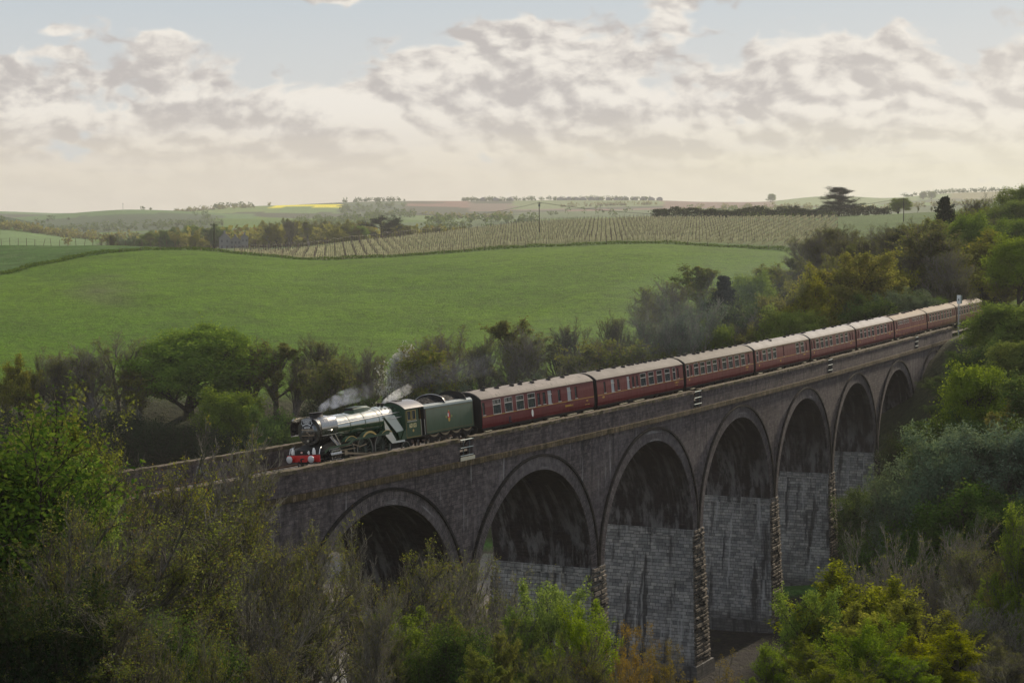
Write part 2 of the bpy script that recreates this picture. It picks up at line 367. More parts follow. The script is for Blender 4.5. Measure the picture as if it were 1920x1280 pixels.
# river bed mud, its near-black patch painted as the viaduct's dark reflection
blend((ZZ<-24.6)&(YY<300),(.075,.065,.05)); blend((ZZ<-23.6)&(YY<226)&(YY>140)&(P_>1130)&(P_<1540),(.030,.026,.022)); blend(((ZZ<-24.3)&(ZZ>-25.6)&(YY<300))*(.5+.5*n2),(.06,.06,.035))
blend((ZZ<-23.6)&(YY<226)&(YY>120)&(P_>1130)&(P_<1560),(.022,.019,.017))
blend(((ZZ>-25.3)&(ZZ<-23)&(YY>226)&(YY<262)&(P_>820))*.9,(.055,.135,.02))
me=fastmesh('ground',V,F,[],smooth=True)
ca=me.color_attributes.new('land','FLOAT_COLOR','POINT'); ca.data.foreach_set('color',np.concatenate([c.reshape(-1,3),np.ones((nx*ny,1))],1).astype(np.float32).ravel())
def gfn(t,p):
    a=t.n('ShaderNodeAttribute',attribute_name='land').outputs['Color']; pos=t.n('ShaderNodeNewGeometry').outputs['Position']
    n=t.noise(pos,.55,6,.65); f=t.noise(t.scale(pos,1,.45,1),2.4,4,.7); b=t.noise(pos,.09,4,.6)
    k=t.add(t.mapr(n,.3,.7,.72,1.22),t.mapr(f,.25,.75,-.30,.30))
    k=t.mul(k,t.mapr(b,.3,.7,.84,1.14))
    col=t.n('ShaderNodeVectorMath',{0:a,'Scale':k},operation='SCALE').outputs[0]
    col=t.mix(t.mapr(t.noise(pos,.9,5,.6),.52,.72,0,.22),col,(.16,.16,.05))
    t.nt.links.new(col,p.inputs['Base Color'])
    bu=t.n('ShaderNodeBump',{'Strength':.85,'Distance':.5,'Height':t.add(f,n)}); t.nt.links.new(bu.outputs[0],p.inputs['Normal'])
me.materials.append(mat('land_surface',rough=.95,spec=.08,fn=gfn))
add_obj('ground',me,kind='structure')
def wfn(t,p):
    pos=t.n('ShaderNodeNewGeometry').outputs['Position']
    n=t.noise(pos,.30,4,.6)
    t.nt.links.new(t.mix(t.mapr(t.noise(pos,.05,5,.6),.42,.6),(.30,.27,.23),(.20,.18,.15)),p.inputs['Base Color'])
    t.nt.links.new(t.n('ShaderNodeBump',{'Strength':.12,'Distance':.12,'Height':n}).outputs[0],p.inputs['Normal'])
p_=MB(); p_.add([(-600,118,-25.5),(600,118,-25.5),(600,290,-25.5),(-600,290,-25.5)],[(0,1,2,3)])
p_.build('river_water',mat('river_surface',(.3,.3,.3),.10,0,1.0,fn=wfn),kind='structure')
# ------------------------------------------------------------------ viaduct materials (UV in metres: along, up)
def uvn(t): return t.n('ShaderNodeTexCoord').outputs['UV']
def brickwork(t,p,base=(.090,.078,.078),alt=(.160,.136,.130),pale=(.38,.36,.35),course=.30,streak=.5,dark=.5,moss=0.,slo=.57):
    uv=uvn(t); ww=t.n('ShaderNodeTexNoise',{'Vector':uv,'Scale':1.3,'Detail':3.}).outputs['Color']; ww=t.n('ShaderNodeVectorMath',{0:ww,'Scale':.10},operation='SCALE').outputs[0]; uv=t.n('ShaderNodeVectorMath',{0:uv,1:ww},operation='ADD').outputs[0]
    br=t.n('ShaderNodeTexBrick',{'Vector':uv,'Color1':rgb(base),'Color2':rgb(alt),'Mortar':rgb([b*.45 for b in base]),'Scale':1.,'Mortar Size':.018,'Brick Width':.62,'Row Height':course,'Bias':-.1,'Mortar Smooth':.6})
    fine=t.n('ShaderNodeTexBrick',{'Vector':uv,'Color1':(.75,.75,.75,1),'Color2':(1.25,1.2,1.15,1),'Mortar':(.62,.6,.6,1),'Scale':1.,'Mortar Size':.012,'Brick Width':.24,'Row Height':.085})
    c=t.mix(1.,br.outputs[0],fine.outputs[0],'MULTIPLY')
    g=t.noise(t.scale(uv,1,1,1),.16,5,.6); c=t.mix(t.mapr(g,.4,.62),c,t.mix(.5,c,alt))
    g2=t.noise(t.scale(uv,1,1,1,(7,3,0)),1.7,5,.7)
    c=t.mix(1.,c,t.n('ShaderNodeCombineColor',{'Red':t.mapr(g2,.3,.7,.62,1.42),'Green':t.mapr(g2,.3,.7,.62,1.4),'Blue':t.mapr(g2,.3,.7,.64,1.4)}).outputs[0],'MULTIPLY')
    # white lime streaks and black damp streaks that run down the wall
    s=t.noise(t.scale(uv,1,.07,1),2.2,5,.65); s2=t.noise(t.scale(uv,1,.5,1,(3,9,0)),.5,4,.6)
    c=t.mix(t.mul(t.mul(t.mapr(s,slo,slo+.12),t.mapr(s2,.40,.58)),streak),c,pale)
    k=t.noise(t.scale(uv,1,.09,1,(31,5,0)),1.1,5,.6); c=t.mix(t.mul(t.mapr(k,.52,.68),dark),c,(.018,.016,.017))
    if moss: c=t.mix(t.mul(t.mapr(t.noise(uv,1.3,6,.7),.40,.60),moss),c,(.060,.058,.022))
    t.nt.links.new(c,p.inputs['Base Color'])
    h=t.add(t.mul(t.n('ShaderNodeTexBrick',{'Vector':uv,'Color1':(1,1,1,1),'Color2':(.6,.6,.6,1),'Mortar':(0,0,0,1),'Scale':1.,'Mortar Size':.015,'Brick Width':.62,'Row Height':course}).outputs[0],1.),t.mul(g2,.8))
    t.nt.links.new(t.n('ShaderNodeBump',{'Strength':.6,'Distance':.04,'Height':h}).outputs[0],p.inputs['Normal'])
mBrick=mat('weathered_brick',rough=.92,spec=.15,fn=lambda t,p:brickwork(t,p,streak=.62))
mRing=mat('arch_ring_brick',rough=.9,spec=.15,fn=lambda t,p:brickwork(t,p,base=(.11,.096,.094),alt=(.18,.158,.152),course=.22,streak=.75,dark=.45))
mHood=mat('hood_mould_stone',rough=.95,spec=.1,fn=lambda t,p:brickwork(t,p,base=(.022,.02,.02),alt=(.04,.035,.03),streak=.15,dark=.6))
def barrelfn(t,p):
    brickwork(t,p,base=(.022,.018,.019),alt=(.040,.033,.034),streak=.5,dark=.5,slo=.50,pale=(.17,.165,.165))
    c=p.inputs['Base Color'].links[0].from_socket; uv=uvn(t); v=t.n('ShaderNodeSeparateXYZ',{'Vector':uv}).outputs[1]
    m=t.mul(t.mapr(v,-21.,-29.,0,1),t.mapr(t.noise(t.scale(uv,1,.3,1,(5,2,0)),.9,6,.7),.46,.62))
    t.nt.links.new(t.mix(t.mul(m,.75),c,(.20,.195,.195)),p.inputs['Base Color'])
mBarrel=mat('dark_arch_brick',rough=.95,spec=.1,fn=barrelfn)  # barrel brick set darker than the outer walls
mParapet=mat('parapet_brick',rough=.92,spec=.15,fn=lambda t,p:brickwork(t,p,base=(.086,.073,.074),alt=(.150,.124,.116),streak=.22,dark=.35))
def stonefn(t,p):
    uv=uvn(t); ww=t.n('ShaderNodeTexNoise',{'Vector':uv,'Scale':.9,'Detail':4.}).outputs['Color']; ww=t.n('ShaderNodeVectorMath',{0:ww,'Scale':.16},operation='SCALE').outputs[0]; uv=t.n('ShaderNodeVectorMath',{0:uv,1:ww},operation='ADD').outputs[0]
    br=t.n('ShaderNodeTexBrick',{'Vector':uv,'Color1':(.185,.185,.18,1),'Color2':(.44,.435,.415,1),'Mortar':(.055,.055,.058,1),'Scale':1.,'Mortar Size':.022,'Brick Width':.58,'Row Height':.31,'Bias':-.1,'Mortar Smooth':.3},offset=.5,squash=1.35,squash_frequency=3)
    c=br.outputs[0]
    g=t.noise(uv,1.1,5,.65); c=t.mix(1.,c,t.n('ShaderNodeCombineColor',{'Red':t.mapr(g,.3,.7,.66,1.2),'Green':t.mapr(g,.3,.7,.68,1.18),'Blue':t.mapr(g,.3,.7,.72,1.16)}).outputs[0],'MULTIPLY')
    oc=t.n('ShaderNodeTexBrick',{'Vector':uv,'Color1':(0,0,0,1),'Color2':(1,1,1,1),'Mortar':(0,0,0,1),'Scale':1.,'Mortar Size':.0,'Brick Width':.58,'Row Height':.31,'Bias':-.55},offset=.5,squash=1.35,squash_frequency=3).outputs[0]
    c=t.mix(t.mul(oc,.42),c,(.17,.135,.075))
    k=t.noise(t.scale(uv,1,.08,1,(3,0,0)),.95,6,.62); c=t.mix(t.mul(t.mapr(k,.52,.62),.85),c,(.022,.022,.024))
    k=t.noise(t.scale(uv,1,.6,1,(13,2,0)),.22,4,.6); c=t.mix(t.mul(t.mapr(k,.50,.70),.45),c,(.06,.058,.058))
    s=t.noise(t.scale(uv,1,.06,1,(23,0,0)),2.0,5,.6); c=t.mix(t.mul(t.mapr(s,.56,.68),.50),c,(.46,.46,.45))
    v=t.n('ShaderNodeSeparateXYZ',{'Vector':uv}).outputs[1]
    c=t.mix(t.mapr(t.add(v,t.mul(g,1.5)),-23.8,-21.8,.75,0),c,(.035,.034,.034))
    t.nt.links.new(c,p.inputs['Base Color'])
    t.nt.links.new(t.n('ShaderNodeBump',{'Strength':.7,'Distance':.05,'Height':t.add(br.outputs['Fac'],t.mul(g,-1.2))},invert=True).outputs[0],p.inputs['Normal'])
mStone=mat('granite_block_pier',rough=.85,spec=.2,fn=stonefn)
def quoinfn(t,p):
    pos=t.n('ShaderNodeNewGeometry').outputs; r=pos['Random Per Island']
    n=t.noise(pos['Position'],2.3,5,.7); c=t.mix(r,(.085,.072,.055),(.24,.205,.165)); c=t.mix(t.mapr(n,.45,.62),c,(.035,.03,.026))
    t.nt.links.new(c,p.inputs['Base Color']); t.nt.links.new(t.n('ShaderNodeBump',{'Strength':1.,'Distance':.15,'Height':n}).outputs[0],p.inputs['Normal'])
mQuoin=mat('rock_faced_quoin',rough=.9,spec=.15,fn=quoinfn)
def copefn(mossc,base,dash=0):
    def f(t,p):
        pos=t.n('ShaderNodeNewGeometry').outputs; nz=t.n('ShaderNodeSeparateXYZ',{'Vector':pos['Normal']}).outputs[2]
        uv=uvn(t)
        n=t.noise(pos['Position'],1.8,6,.7); n2=t.noise(pos['Position'],7,4,.7)
        c=t.mix(t.mapr(n2,.35,.65),[b*.7 for b in base],[b*1.3 for b in base])
        c=t.mix(t.mul(t.mapr(n,.38,.58),.85),c,mossc)
        if dash:
            b=t.n('ShaderNodeTexBrick',{'Vector':uv,'Color1':(.55,.5,.42,1),'Color2':(1.3,1.2,1.05,1),'Mortar':(.25,.23,.2,1),'Scale':1.,'Mortar Size':.03,'Brick Width':.36,'Row Height':.5,'Mortar Smooth':.4}).outputs[0]
            c=t.mix(.8,c,t.mix(1.,c,b,'MULTIPLY'))
        c=t.mix(t.mul(t.mapr(t.noise(pos['Position'],.7,5,.6),.55,.68),.7),c,(.03,.026,.022))
        t.nt.links.new(c,p.inputs['Base Color']); t.nt.links.new(t.n('ShaderNodeBump',{'Strength':.9,'Distance':.05,'Height':t.add(n,n2)}).outputs[0],p.inputs['Normal'])
    return f
mCope=mat('mossy_coping_stone',rough=.95,spec=.1,fn=copefn((.075,.066,.026),(.15,.115,.095)))
mCorn=mat('mossy_cornice_stone',rough=.95,spec=.1,fn=copefn((.085,.066,.030),(.15,.12,.085),1))
# ------------------------------------------------------------------ viaduct geometry
DN,DF=2.8,-6.2; ZC1,ZC0=-.57,-.98; ZSP=-11.75; RINGW=1.05; ZCR=-2.55
PIERS=[(-93.5,2.5),(-71.4,2.5),(-49.2,2.5),(-27.2,2.5),(-5.1,2.5),(17.2,2.5),(39.95,2.5),(62.7,2.5),(84.6,2.3),(106.0,2.2),(128.0,2.2),(149.5,2.2)]
S0,S1=-104.,152.
via=empty('railway_viaduct',W(17.2,-1.7,-25),label='long dark brick railway viaduct on tall granite piers carrying the train',cat='viaduct')
def link(o,n=None): o.parent=via; o.matrix_parent_inverse=Matrix.Translation(via.location).inverted(); return o
ARCH=[]
for (a,wa),(b,wb) in zip(PIERS[:-1],PIERS[1:]): ARCH.append(((a+wa/2+b-wb/2)/2,((b-wb/2)-(a+wa/2))/2))
def archz(s,c,r,extra=0.):
    q=max(0.,1-((s-c)/(r+extra))**2); return ZSP+(ZCR+extra-ZSP)*math.sqrt(q)
def spandrel(d,name,sgn):
    mb=MB()
    def col(s,zb): return W(s,d,zb),W(s,d,ZC0)
    ss=[]
    cuts=[(S0,PIERS[0][0]-PIERS[0][1]/2,None)]
    for (c,r) in ARCH: cuts.append((c-r,c+r,(c,r)))
    segs=[]; cur=S0
    for c,r in ARCH:
        segs.append((cur,c-r,None)); segs.append((c-r,c+r,(c,r))); cur=c+r
    segs.append((cur,S1,None))
    for a,b,ar in segs:
        if ar:
            th=np.linspace(PI,0,41); pts=[(ar[0]+ar[1]*math.cos(t),archz(ar[0]+ar[1]*math.cos(t),*ar)) for t in th]
        else: pts=[(x,ZSP) for x in np.linspace(a,b,max(2,int((b-a)/3)+2))]
        if not ar and b-a>5: pts=[(x,-16.) for x,_ in pts]
        for (s0,z0),(s1,z1) in zip(pts[:-1],pts[1:]):
            q=[W(s0,d,z0),W(s1,d,z1),W(s1,d,ZC0),W(s0,d,ZC0)]
            u=[(s0,z0),(s1,z1),(s1,ZC0),(s0,ZC0)]
            mb.add(q,[(0,1,2,3)] if sgn>0 else [(3,2,1,0)],u)
    return link(mb.build(name,mBrick))
spandrel(DN,'spandrel_wall',1); spandrel(DF,'spandrel_wall',-1)
for k,(c,r) in enumerate(ARCH):
    th=np.linspace(PI,0,49)
    # barrel
    mb=MB(); arc=0; prev=None; ds=[DN,DN-.9,-1.7,DF+.9,DF]
    for i in range(48):
        s0,s1=c+r*math.cos(th[i]),c+r*math.cos(th[i+1]); z0,z1=archz(s0,c,r),archz(s1,c,r); L_=math.hypot(s1-s0,z1-z0)
        for d0,d1 in zip(ds[:-1],ds[1:]):
            mb.add([W(s0,d0,z0),W(s0,d1,z0),W(s1,d1,z1),W(s1,d0,z1)],[(0,1,2,3)],[(d0+37*k,-arc),(d1+37*k,-arc),(d1+37*k,-arc-L_),(d0+37*k,-arc-L_)])
        arc+=L_
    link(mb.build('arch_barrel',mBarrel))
    for dface,sg in ((DN,1),(DF,-1)):
        def ring(e0,e1,pr,m,name):
            mb=MB(); arc=0
            for i in range(48):
                q=[]; 
                for t_,e in ((th[i],e0),(th[i],e1),(th[i+1],e1),(th[i+1],e0)):
                    s=c+(r+e)*math.cos(t_); z=ZSP+(ZCR+e-ZSP)*math.sin(t_); q.append((s,z))
                L_=r*PI/48; o=dface+pr*sg
                vs=[W(s,o,z) for s,z in q]+[W(s,dface-.05*sg,z) for s,z in q]
                uv=[(e0+91*k,arc),(e1+91*k,arc),(e1+91*k,arc+L_),(e0+91*k,arc+L_)]
                mb.add(vs,[(0,1,2,3),(1,5,6,2),(0,3,7,4)],uv+uv); arc+=L_
            o=link(mb.build(name,m)); return recalc(o)
        ring(0.0,RINGW,.06,mRing,'arch_ring')
        ring(RINGW+.003,RINGW+.17,.20,mHood,'hood_mould')
# piers
rg=random.Random(4)
for k,(s,wd) in enumerate(PIERS):
    zb=-26.6; mb=MB(); bt=.055
    def sect(z,ex=0.):
        g=(ZSP-z)*bt+ex
        return [(s-wd/2-.03-g,DN+.03+g*.8),(s+wd/2+.03+g,DN+.03+g*.8),(s+wd/2+.03+g,DF-.03-g*.8),(s-wd/2-.03-g,DF-.03-g*.8)]
    zs=[ZSP,-14,-16,-18,-20,-22,-24.2]
    for z0,z1 in zip(zs[:-1],zs[1:]):
        A,B=sect(z0),sect(z1)
        for i in range(4):
            j=(i+1)%4
            off=[k*13.3+0,k*13.3+4,k*13.3+11,k*13.3+17][i]
            L0=math.hypot(A[j][0]-A[i][0],A[j][1]-A[i][1])
            nseg=1
            mb.add([W(*A[i],z0),W(*A[j],z0),W(*B[j],z1),W(*B[i],z1)],[(0,1,2,3)],[(off,z0),(off+L0,z0),(off+L0,z1),(off,z1)])
    pier=empty('pier',W(s,-1.7,-25)); pier.parent=via; pier.matrix_parent_inverse=Matrix.Translation(via.location).inverted()
    def pl(o): o.parent=pier; o.matrix_parent_inverse=Matrix.Translation(pier.location).inverted(); return recalc(o)
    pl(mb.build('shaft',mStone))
    def slab(z0,z1,ex0,ex1,name):
        m_=MB(); A=sect(z1,ex1); B=sect(z0,ex0)
        m_.add([W(*q,z1) for q in A]+[W(*q,z0) for q in B],[(0,1,2,3),(7,6,5,4)]+[(i,(i+1)%4,4+(i+1)%4,4+i) for i in range(4)],[(q[0]+q[1],z1) for q in A]+[(q[0]+q[1],z0) for q in B])
        pl(m_.build(name,mStone))
    slab(zb,-24.2,.45,.35,'plinth')
    slab(-12.35,ZSP-.005,.05,.07,'impost')
    # rock-faced quoins on the two narrow ends
    for sg in (1,-1):
      m_=MB(); z=ZSP-.02
      while z>-24.2:
        h=rg.uniform(.30,.46); g=(ZSP-z+h/2)*bt
        for dface in ((DN+.03+g*.8) if sg>0 else (DF-.03-g*.8),):
            x=s-wd/2-g-.1; xe=s+wd/2+g+.1
            n=rg.choice((2,2,3))
            edges=sorted([x,xe]+[x+(xe-x)*(i/n)+rg.uniform(-.15,.15) for i in range(1,n)])
            for a,b in zip(edges[:-1],edges[1:]):
                pr=rg.uniform(.10,.26); 
                pts=[(a+.03,0,z-h+.03),(b-.03,0,z-h+.03),(b-.03,0,z-.03),(a+.03,0,z-.03)]
                ins=[(a+.13,pr,z-h+.1),(b-.13,pr*rg.uniform(.6,1),z-h+.1),(b-.13,pr*rg.uniform(.6,1.),z-.08),(a+.13,pr,z-.08)]
                vs=[W(q[0],dface-.05*sg,q[2]) for q in pts]+[W(q[0],dface+q[1]*sg,q[2]) for q in ins]
                m_.add(vs,[(4,5,6,7),(0,1,5,4),(1,2,6,5),(2,3,7,6),(3,0,4,7)])
        z-=h
      pl(m_.build('quoin_stones',mQuoin))
# cornice, parapets, coping
REF=[-93.5,-49.3,-5.06,39.7,83.75,128.2]
def band(d0,d1,z0,z1,name,m,jit=0.,step=1.,sa=S0,sb=S1,seed=1):
    r_=random.Random(seed); mb=MB(); n=max(1,int((sb-sa)/step)); rings=[]; us=[]
    for i in range(n+1):
        s=sa+(sb-sa)*i/n; j=lambda: r_.uniform(-jit,jit)
        rings.append([W(s,d0+j(),z0),W(s,d1+j(),z0),W(s,d1+j(),z1+j()),W(s,(d0+d1)/2,z1+j()),W(s,d0+j(),z1+j())]); us.append(s)
    for i in range(n):
        for k in range(5):
            l=(k+1)%5; zz=[0,0,z1-z0,z1-z0+.2,z1-z0]
            if k==0: ud=[(us[i],0),(us[i+1],0),(us[i+1],.4),(us[i],.4)]
            mb.add([rings[i][k],rings[i+1][k],rings[i+1][l],rings[i][l]],[(0,1,2,3)],[(us[i],z0+zz[k]),(us[i+1],z0+zz[k]),(us[i+1],z0+zz[l]),(us[i],z0+zz[l])] if k!=4 else [(us[i],z1),(us[i+1],z1),(us[i+1],z0),(us[i],z0)])
    mb.add(rings[0],[(0,1,2,3,4)],[(0,0)]*5); mb.add(rings[-1],[(4,3,2,1,0)],[(0,0)]*5)
    return link(recalc(mb.build(name,m)))
for side,(dn,din) in enumerate(((DN,DN-.45),(DF,DF+.45))):
    sg=1 if side==0 else -1
    band(din-.3*sg,dn+.20*sg,ZC0,ZC1,'cornice',mCorn,.02,.7,seed=3+side)
    cuts=[S0]; 
    for x in REF: cuts+=[x-.93,x+.93]
    cuts+=[S1]
    for i in range(0,len(cuts),2):
        sa,sb=cuts[i],cuts[i+1]
        band(din,dn+.004*sg,ZC1,.80,'parapet',mParapet,0.,1.5,sa,sb,seed=9+i)
        band(din-.07*sg,dn+.10*sg,.80,1.05,'coping',mCope,.028,.45,sa,sb,seed=20+i+side)
        # refuge railing at the gap
mRail=mat('galvanised_rail',(.26,.30,.29),.5,.5)
mRailD=mat('dark_rail',(.10,.12,.12),.5,.5)
mPlate=mat('cream_plate',(.62,.57,.42),.6)
for x in REF:
    for dn,sg in ((DN,1),(DF,-1)):
        rl=MB()
        for z in (.93,.36,-.22): rl.tube([W(x-.95,dn+.05*sg,z),W(x+.95,dn+.05*sg,z)],.045,6)
        o=link(rl.build('refuge_railing',mRail)); 
        rp=MB()
        for dx in (-.45,.45): rp.tube([W(x+dx,dn+.02*sg,ZC1-.05),W(x+dx,dn+.02*sg,.97)],.045,6)
        p2=rp.build('upright',mRailD,o)
        if abs(x+5.06)<.1 and sg>0:
            q=MB(); q.loft([[W(s_,dn+.11,-.60),W(s_,dn+.16,-.60),W(s_,dn+.16,-.30),W(s_,dn+.11,-.30)] for s_ in (x-1.02,x+1.02)]); q.build('kick_plate',mPlate,o)
# deck, ballast, sleepers and rails
def ballfn(t,p):
    pos=t.n('ShaderNodeNewGeometry').outputs['Position']; n=t.noise(pos,9,4,.8); m=t.noise(pos,.8,4,.6)
    c=t.mix(t.mapr(n,.35,.65),(.035,.03,.028),(.17,.14,.12)); c=t.mix(t.mapr(m,.5,.62,0,.7),c,(.04,.05,.02)); t.nt.links.new(c,p.inputs['Base Color'])
    t.nt.links.new(t.n('ShaderNodeBump',{'Strength':1.,'Distance':.08,'Height':n}).outputs[0],p.inputs['Normal'])
mBall=mat('ballast_stone',rough=.95,fn=ballfn)
def deckz(d): return -.22+(d*math.tan(CANT) if d>-1.7 else -1.7*math.tan(CANT)+(d+3.4+1.7)*0.06-.0)
mb=MB(); n=140
for i in range(n):
    s0,s1=S0+(320-S0)*i/n,S0+(320-S0)*(i+1)/n
    dl=[-5.76,-4.9,-1.9,-1.5,1.5,2.36]
    for a,b in zip(dl[:-1],dl[1:]): mb.add([W(s0,a,deckz(a)),W(s0,b,deckz(b)),W(s1,b,deckz(b)),W(s1,a,deckz(a))],[(3,2,1,0)])
mb.build('ballast',mBall,kind='structure')
mSteel=mat('rusty_rail',(.16,.10,.07),.45,.7); mSlp=mat('concrete_sleeper',(.22,.2,.18),.9)
for dc,nm in ((0.,'near'),(-3.45,'far')):
    tr=empty('railway_track',W(0,dc,0),label={'near':'railway track under the steam train along the near parapet','far':'empty railway track beside the far parapet'}[nm],cat='railway track')
    for g in (-.7175,.7175):
        r_=MB(); rings=[]
        for i in range(221):
            s=S0+(320-S0)*i/220; zz=(g*math.tan(CANT) if nm=='near' else deckz(dc)+.22+.0)-.02
            rings.append([W(s,dc+g-.036,zz-.14),W(s,dc+g+.036,zz-.14),W(s,dc+g+.036,zz),W(s,dc+g-.036,zz)])
        r_.loft(rings); o=r_.build('rail',mSteel,tr); o.matrix_parent_inverse=Matrix.Translation(tr.location).inverted()
    r_=MB(); s=-100.
    while s<(-20 if nm=='near' else 20):
        zz=(lambda g:(g*math.tan(CANT) if nm=='near' else deckz(dc)+.22))
        r_.loft([[W(s-.13,dc+g,zz(g)-.3),W(s+.13,dc+g,zz(g)-.3),W(s+.11,dc+g,zz(g)-.15),W(s-.11,dc+g,zz(g)-.15)] for g in (-1.25,1.25)]); s+=.65
    o=r_.build('sleepers',mSlp,tr,kind='stuff'); o.matrix_parent_inverse=Matrix.Translation(tr.location).inverted()
# painted graffiti strokes on the inner face of the far parapet
mPaint=mat('faded_white_paint',(.42,.44,.42),.8)
def stroke(mb,pts,s0,z0,sc_=1.,wd_=.05):
    P=[(s0+a*sc_,z0+b*sc_) for a,b in pts]
    for (a,b),(c_,d_) in zip(P[:-1],P[1:]):
        L_=math.hypot(c_-a,d_-b) or 1; nx_,nz_=-(d_-b)/L_*wd_,(c_-a)/L_*wd_
        dd=DF+.45+.012
        mb.add([W(a+nx_,dd,b+nz_),W(a-nx_,dd,b-nz_),W(c_-nx_,dd,d_-nz_),W(c_+nx_,dd,d_+nz_)],[(0,1,2,3),(3,2,1,0)])
GS=[[(0,.1),(.0,.75),(.2,1),(.4,.75),(.4,.3),(0,.2)],[(.6,.85),(.6,.15),(1.0,.85)],[(1.0,.85),(1.0,.05)],[(1.15,.95),(1.15,.0)],[(1.85,.8),(1.7,1.05),(1.45,.9),(1.4,.4),(1.6,.1),(1.9,.3),(1.9,.5),(1.6,.5)]]
gmb=MB()
for g_ in GS: stroke(gmb,g_,-25.6,-.02,.66,.035)
stroke(gmb,[(0,.2),(.1,.8),(.35,.9),(.4,.5),(.15,.4),(.3,.1)],-27.6,-.05,.62,.03)
link(gmb.build('graffiti',mPaint)) if gmb.v else None
# ------------------------------------------------------------------ train materials
def streaky(col,rough,amt=.25,scale=1.5,dirt=(.05,.04,.035),spec=.5,coat=0.,vs=.25,cior=1.5):
    def f(t,p):
        pos=t.n('ShaderNodeTexCoord').outputs['Object']
        n=t.noise(t.scale(pos,1,1,vs),scale*2.2,6,.65); b=t.noise(pos,scale*.35,3,.6)
        c=t.mix(t.mapr(n,.42,.72,0,amt),col,dirt); c=t.mix(t.mapr(b,.35,.7,0,amt*.6),c,[min(1,x*1.35) for x in col])
        t.nt.links.new(c,p.inputs['Base Color']); t.nt.links.new(t.mapr(n,.3,.7,rough,min(1,rough+.18)),p.inputs['Roughness'])
        if coat: p.inputs['Coat Weight'].default_value=coat; p.inputs['Coat Roughness'].default_value=.10; p.inputs['Coat IOR'].default_value=cior
    return f
mMaroon=mat('maroon_coach_paint',spec=.3,fn=streaky((.118,.005,.010),.36,.30,1.1,(.065,.016,.015),coat=.12))
mGold=mat('gold_lining',(.50,.30,.05),.5); mBlk=mat('black_grime',rough=.7,spec=.25,fn=streaky((.016,.015,.015),.6,.5,2,(.05,.04,.033)))
mUnder=mat('dirty_underframe',rough=.85,spec=.15,fn=streaky((.022,.019,.017),.8,.6,2.5,(.085,.062,.045)))
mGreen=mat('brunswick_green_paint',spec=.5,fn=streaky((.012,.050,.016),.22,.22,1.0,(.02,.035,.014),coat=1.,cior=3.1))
mGreenS=mat('satin_green_paint',spec=.4,fn=streaky((.015,.052,.019),.38,.2,1.0,(.02,.03,.014),coat=.2))
mRed=mat('buffer_beam_red',rough=.4,spec=.5,fn=streaky((.50,.012,.010),.35,.2,3,(.2,.01,.01),coat=.3))
mPol=mat('polished_steel',(.60,.58,.55),.28,.9); mBrass=mat('brass_beading',(.62,.45,.18),.35,.85); mWhite=mat('white_paint',(.75,.73,.68),.5)
mGloss=mat('gloss_black_paint',rough=.18,spec=.6,fn=streaky((.010,.010,.011),.15,.25,2,(.03,.028,.026),coat=1.,cior=2.4))
mRods=mat('oily_motion_steel',(.34,.27,.19),.35,.8)
def glassfn(t,p): pass
def glass(name,tint,refl=.22):
    m=bpy.data.materials.new(name); m.use_nodes=True; t=NT(m.node_tree)
    tr=t.n('ShaderNodeBsdfTransparent',{'Color':rgb(tint)}); gl=t.n('ShaderNodeBsdfPrincipled',{'Base Color':(.10,.115,.12,1),'Roughness':.08,'Specular IOR Level':.8})
    mx=t.n('ShaderNodeMixShader',{0:refl,1:tr.outputs[0],2:gl.outputs[0]}); t.out(mx.outputs[0]); return m
mGlass=glass('window_glass',(.62,.66,.66),.62); mFrost=mat('frosted_glass',(.42,.43,.42),.5)
mGlassD=glass('quarterlight_glass',(.35,.37,.38),.6)
def rooffn(base,dirt,amt,patch):
    def f(t,p):
        pos=t.n('ShaderNodeTexCoord').outputs['Object']
        n=t.noise(t.scale(pos,1,.5,1),1.2,6,.7); b=t.noise(pos,.22,3,.6); s=t.noise(t.scale(pos,.35,2.2,1,(4,0,0)),2.2,6,.7)
        c=t.mix(t.mapr(n,.32,.68),[x*.80 for x in base],[min(1,x*1.15) for x in base])
        c=t.mix(t.mul(t.mapr(s,.50,.66),amt),c,dirt)
        if patch: c=t.mix(t.mul(t.mapr(t.noise(t.scale(pos,.5,1.1,1,(9,0,0)),2.6,3,.5),.61,.64),patch),c,(.10,.095,.09))
        x=t.n('ShaderNodeSeparateXYZ',{'Vector':pos}).outputs[0]
        c=t.mix(t.mul(t.mapr(t.m('ABSOLUTE',x),1.15,1.38),.55),c,(.10,.085,.07))
        rib=t.m('FRACT',t.mul(t.n('ShaderNodeSeparateXYZ',{'Vector':pos}).outputs[1],.52))
        c=t.mix(t.mul(t.mapr(rib,0,.04,1,0),.4),c,(.13,.11,.10))
        t.nt.links.new(c,p.inputs['Base Color']); t.nt.links.new(t.n('ShaderNodeBump',{'Strength':.3,'Distance':.03,'Height':n}).outputs[0],p.inputs['Normal'])
    return f
ROOFS=[mat('patched_buff_roof',rough=.8,spec=.15,fn=rooffn((.225,.195,.175),(.20,.17,.15),.5,.9)),
 mat('brown_grey_roof',rough=.8,spec=.15,fn=rooffn((.175,.155,.14),(.17,.15,.13),.7,0)),
 mat('dull_brown_roof',rough=.8,spec=.15,fn=rooffn((.14,.122,.105),(.13,.11,.09),.6,0)),
 mat('pale_grey_roof',rough=.8,spec=.15,fn=rooffn((.27,.255,.25),(.33,.30,.29),.45,0)),
 mat('warm_grey_roof',rough=.8,spec=.15,fn=rooffn((.26,.24,.228),(.30,.26,.23),.4,0)),
 mat('rusty_brown_roof',rough=.8,spec=.15,fn=rooffn((0.195,0.144,0.101),(.16,.12,.085),.6,0))]
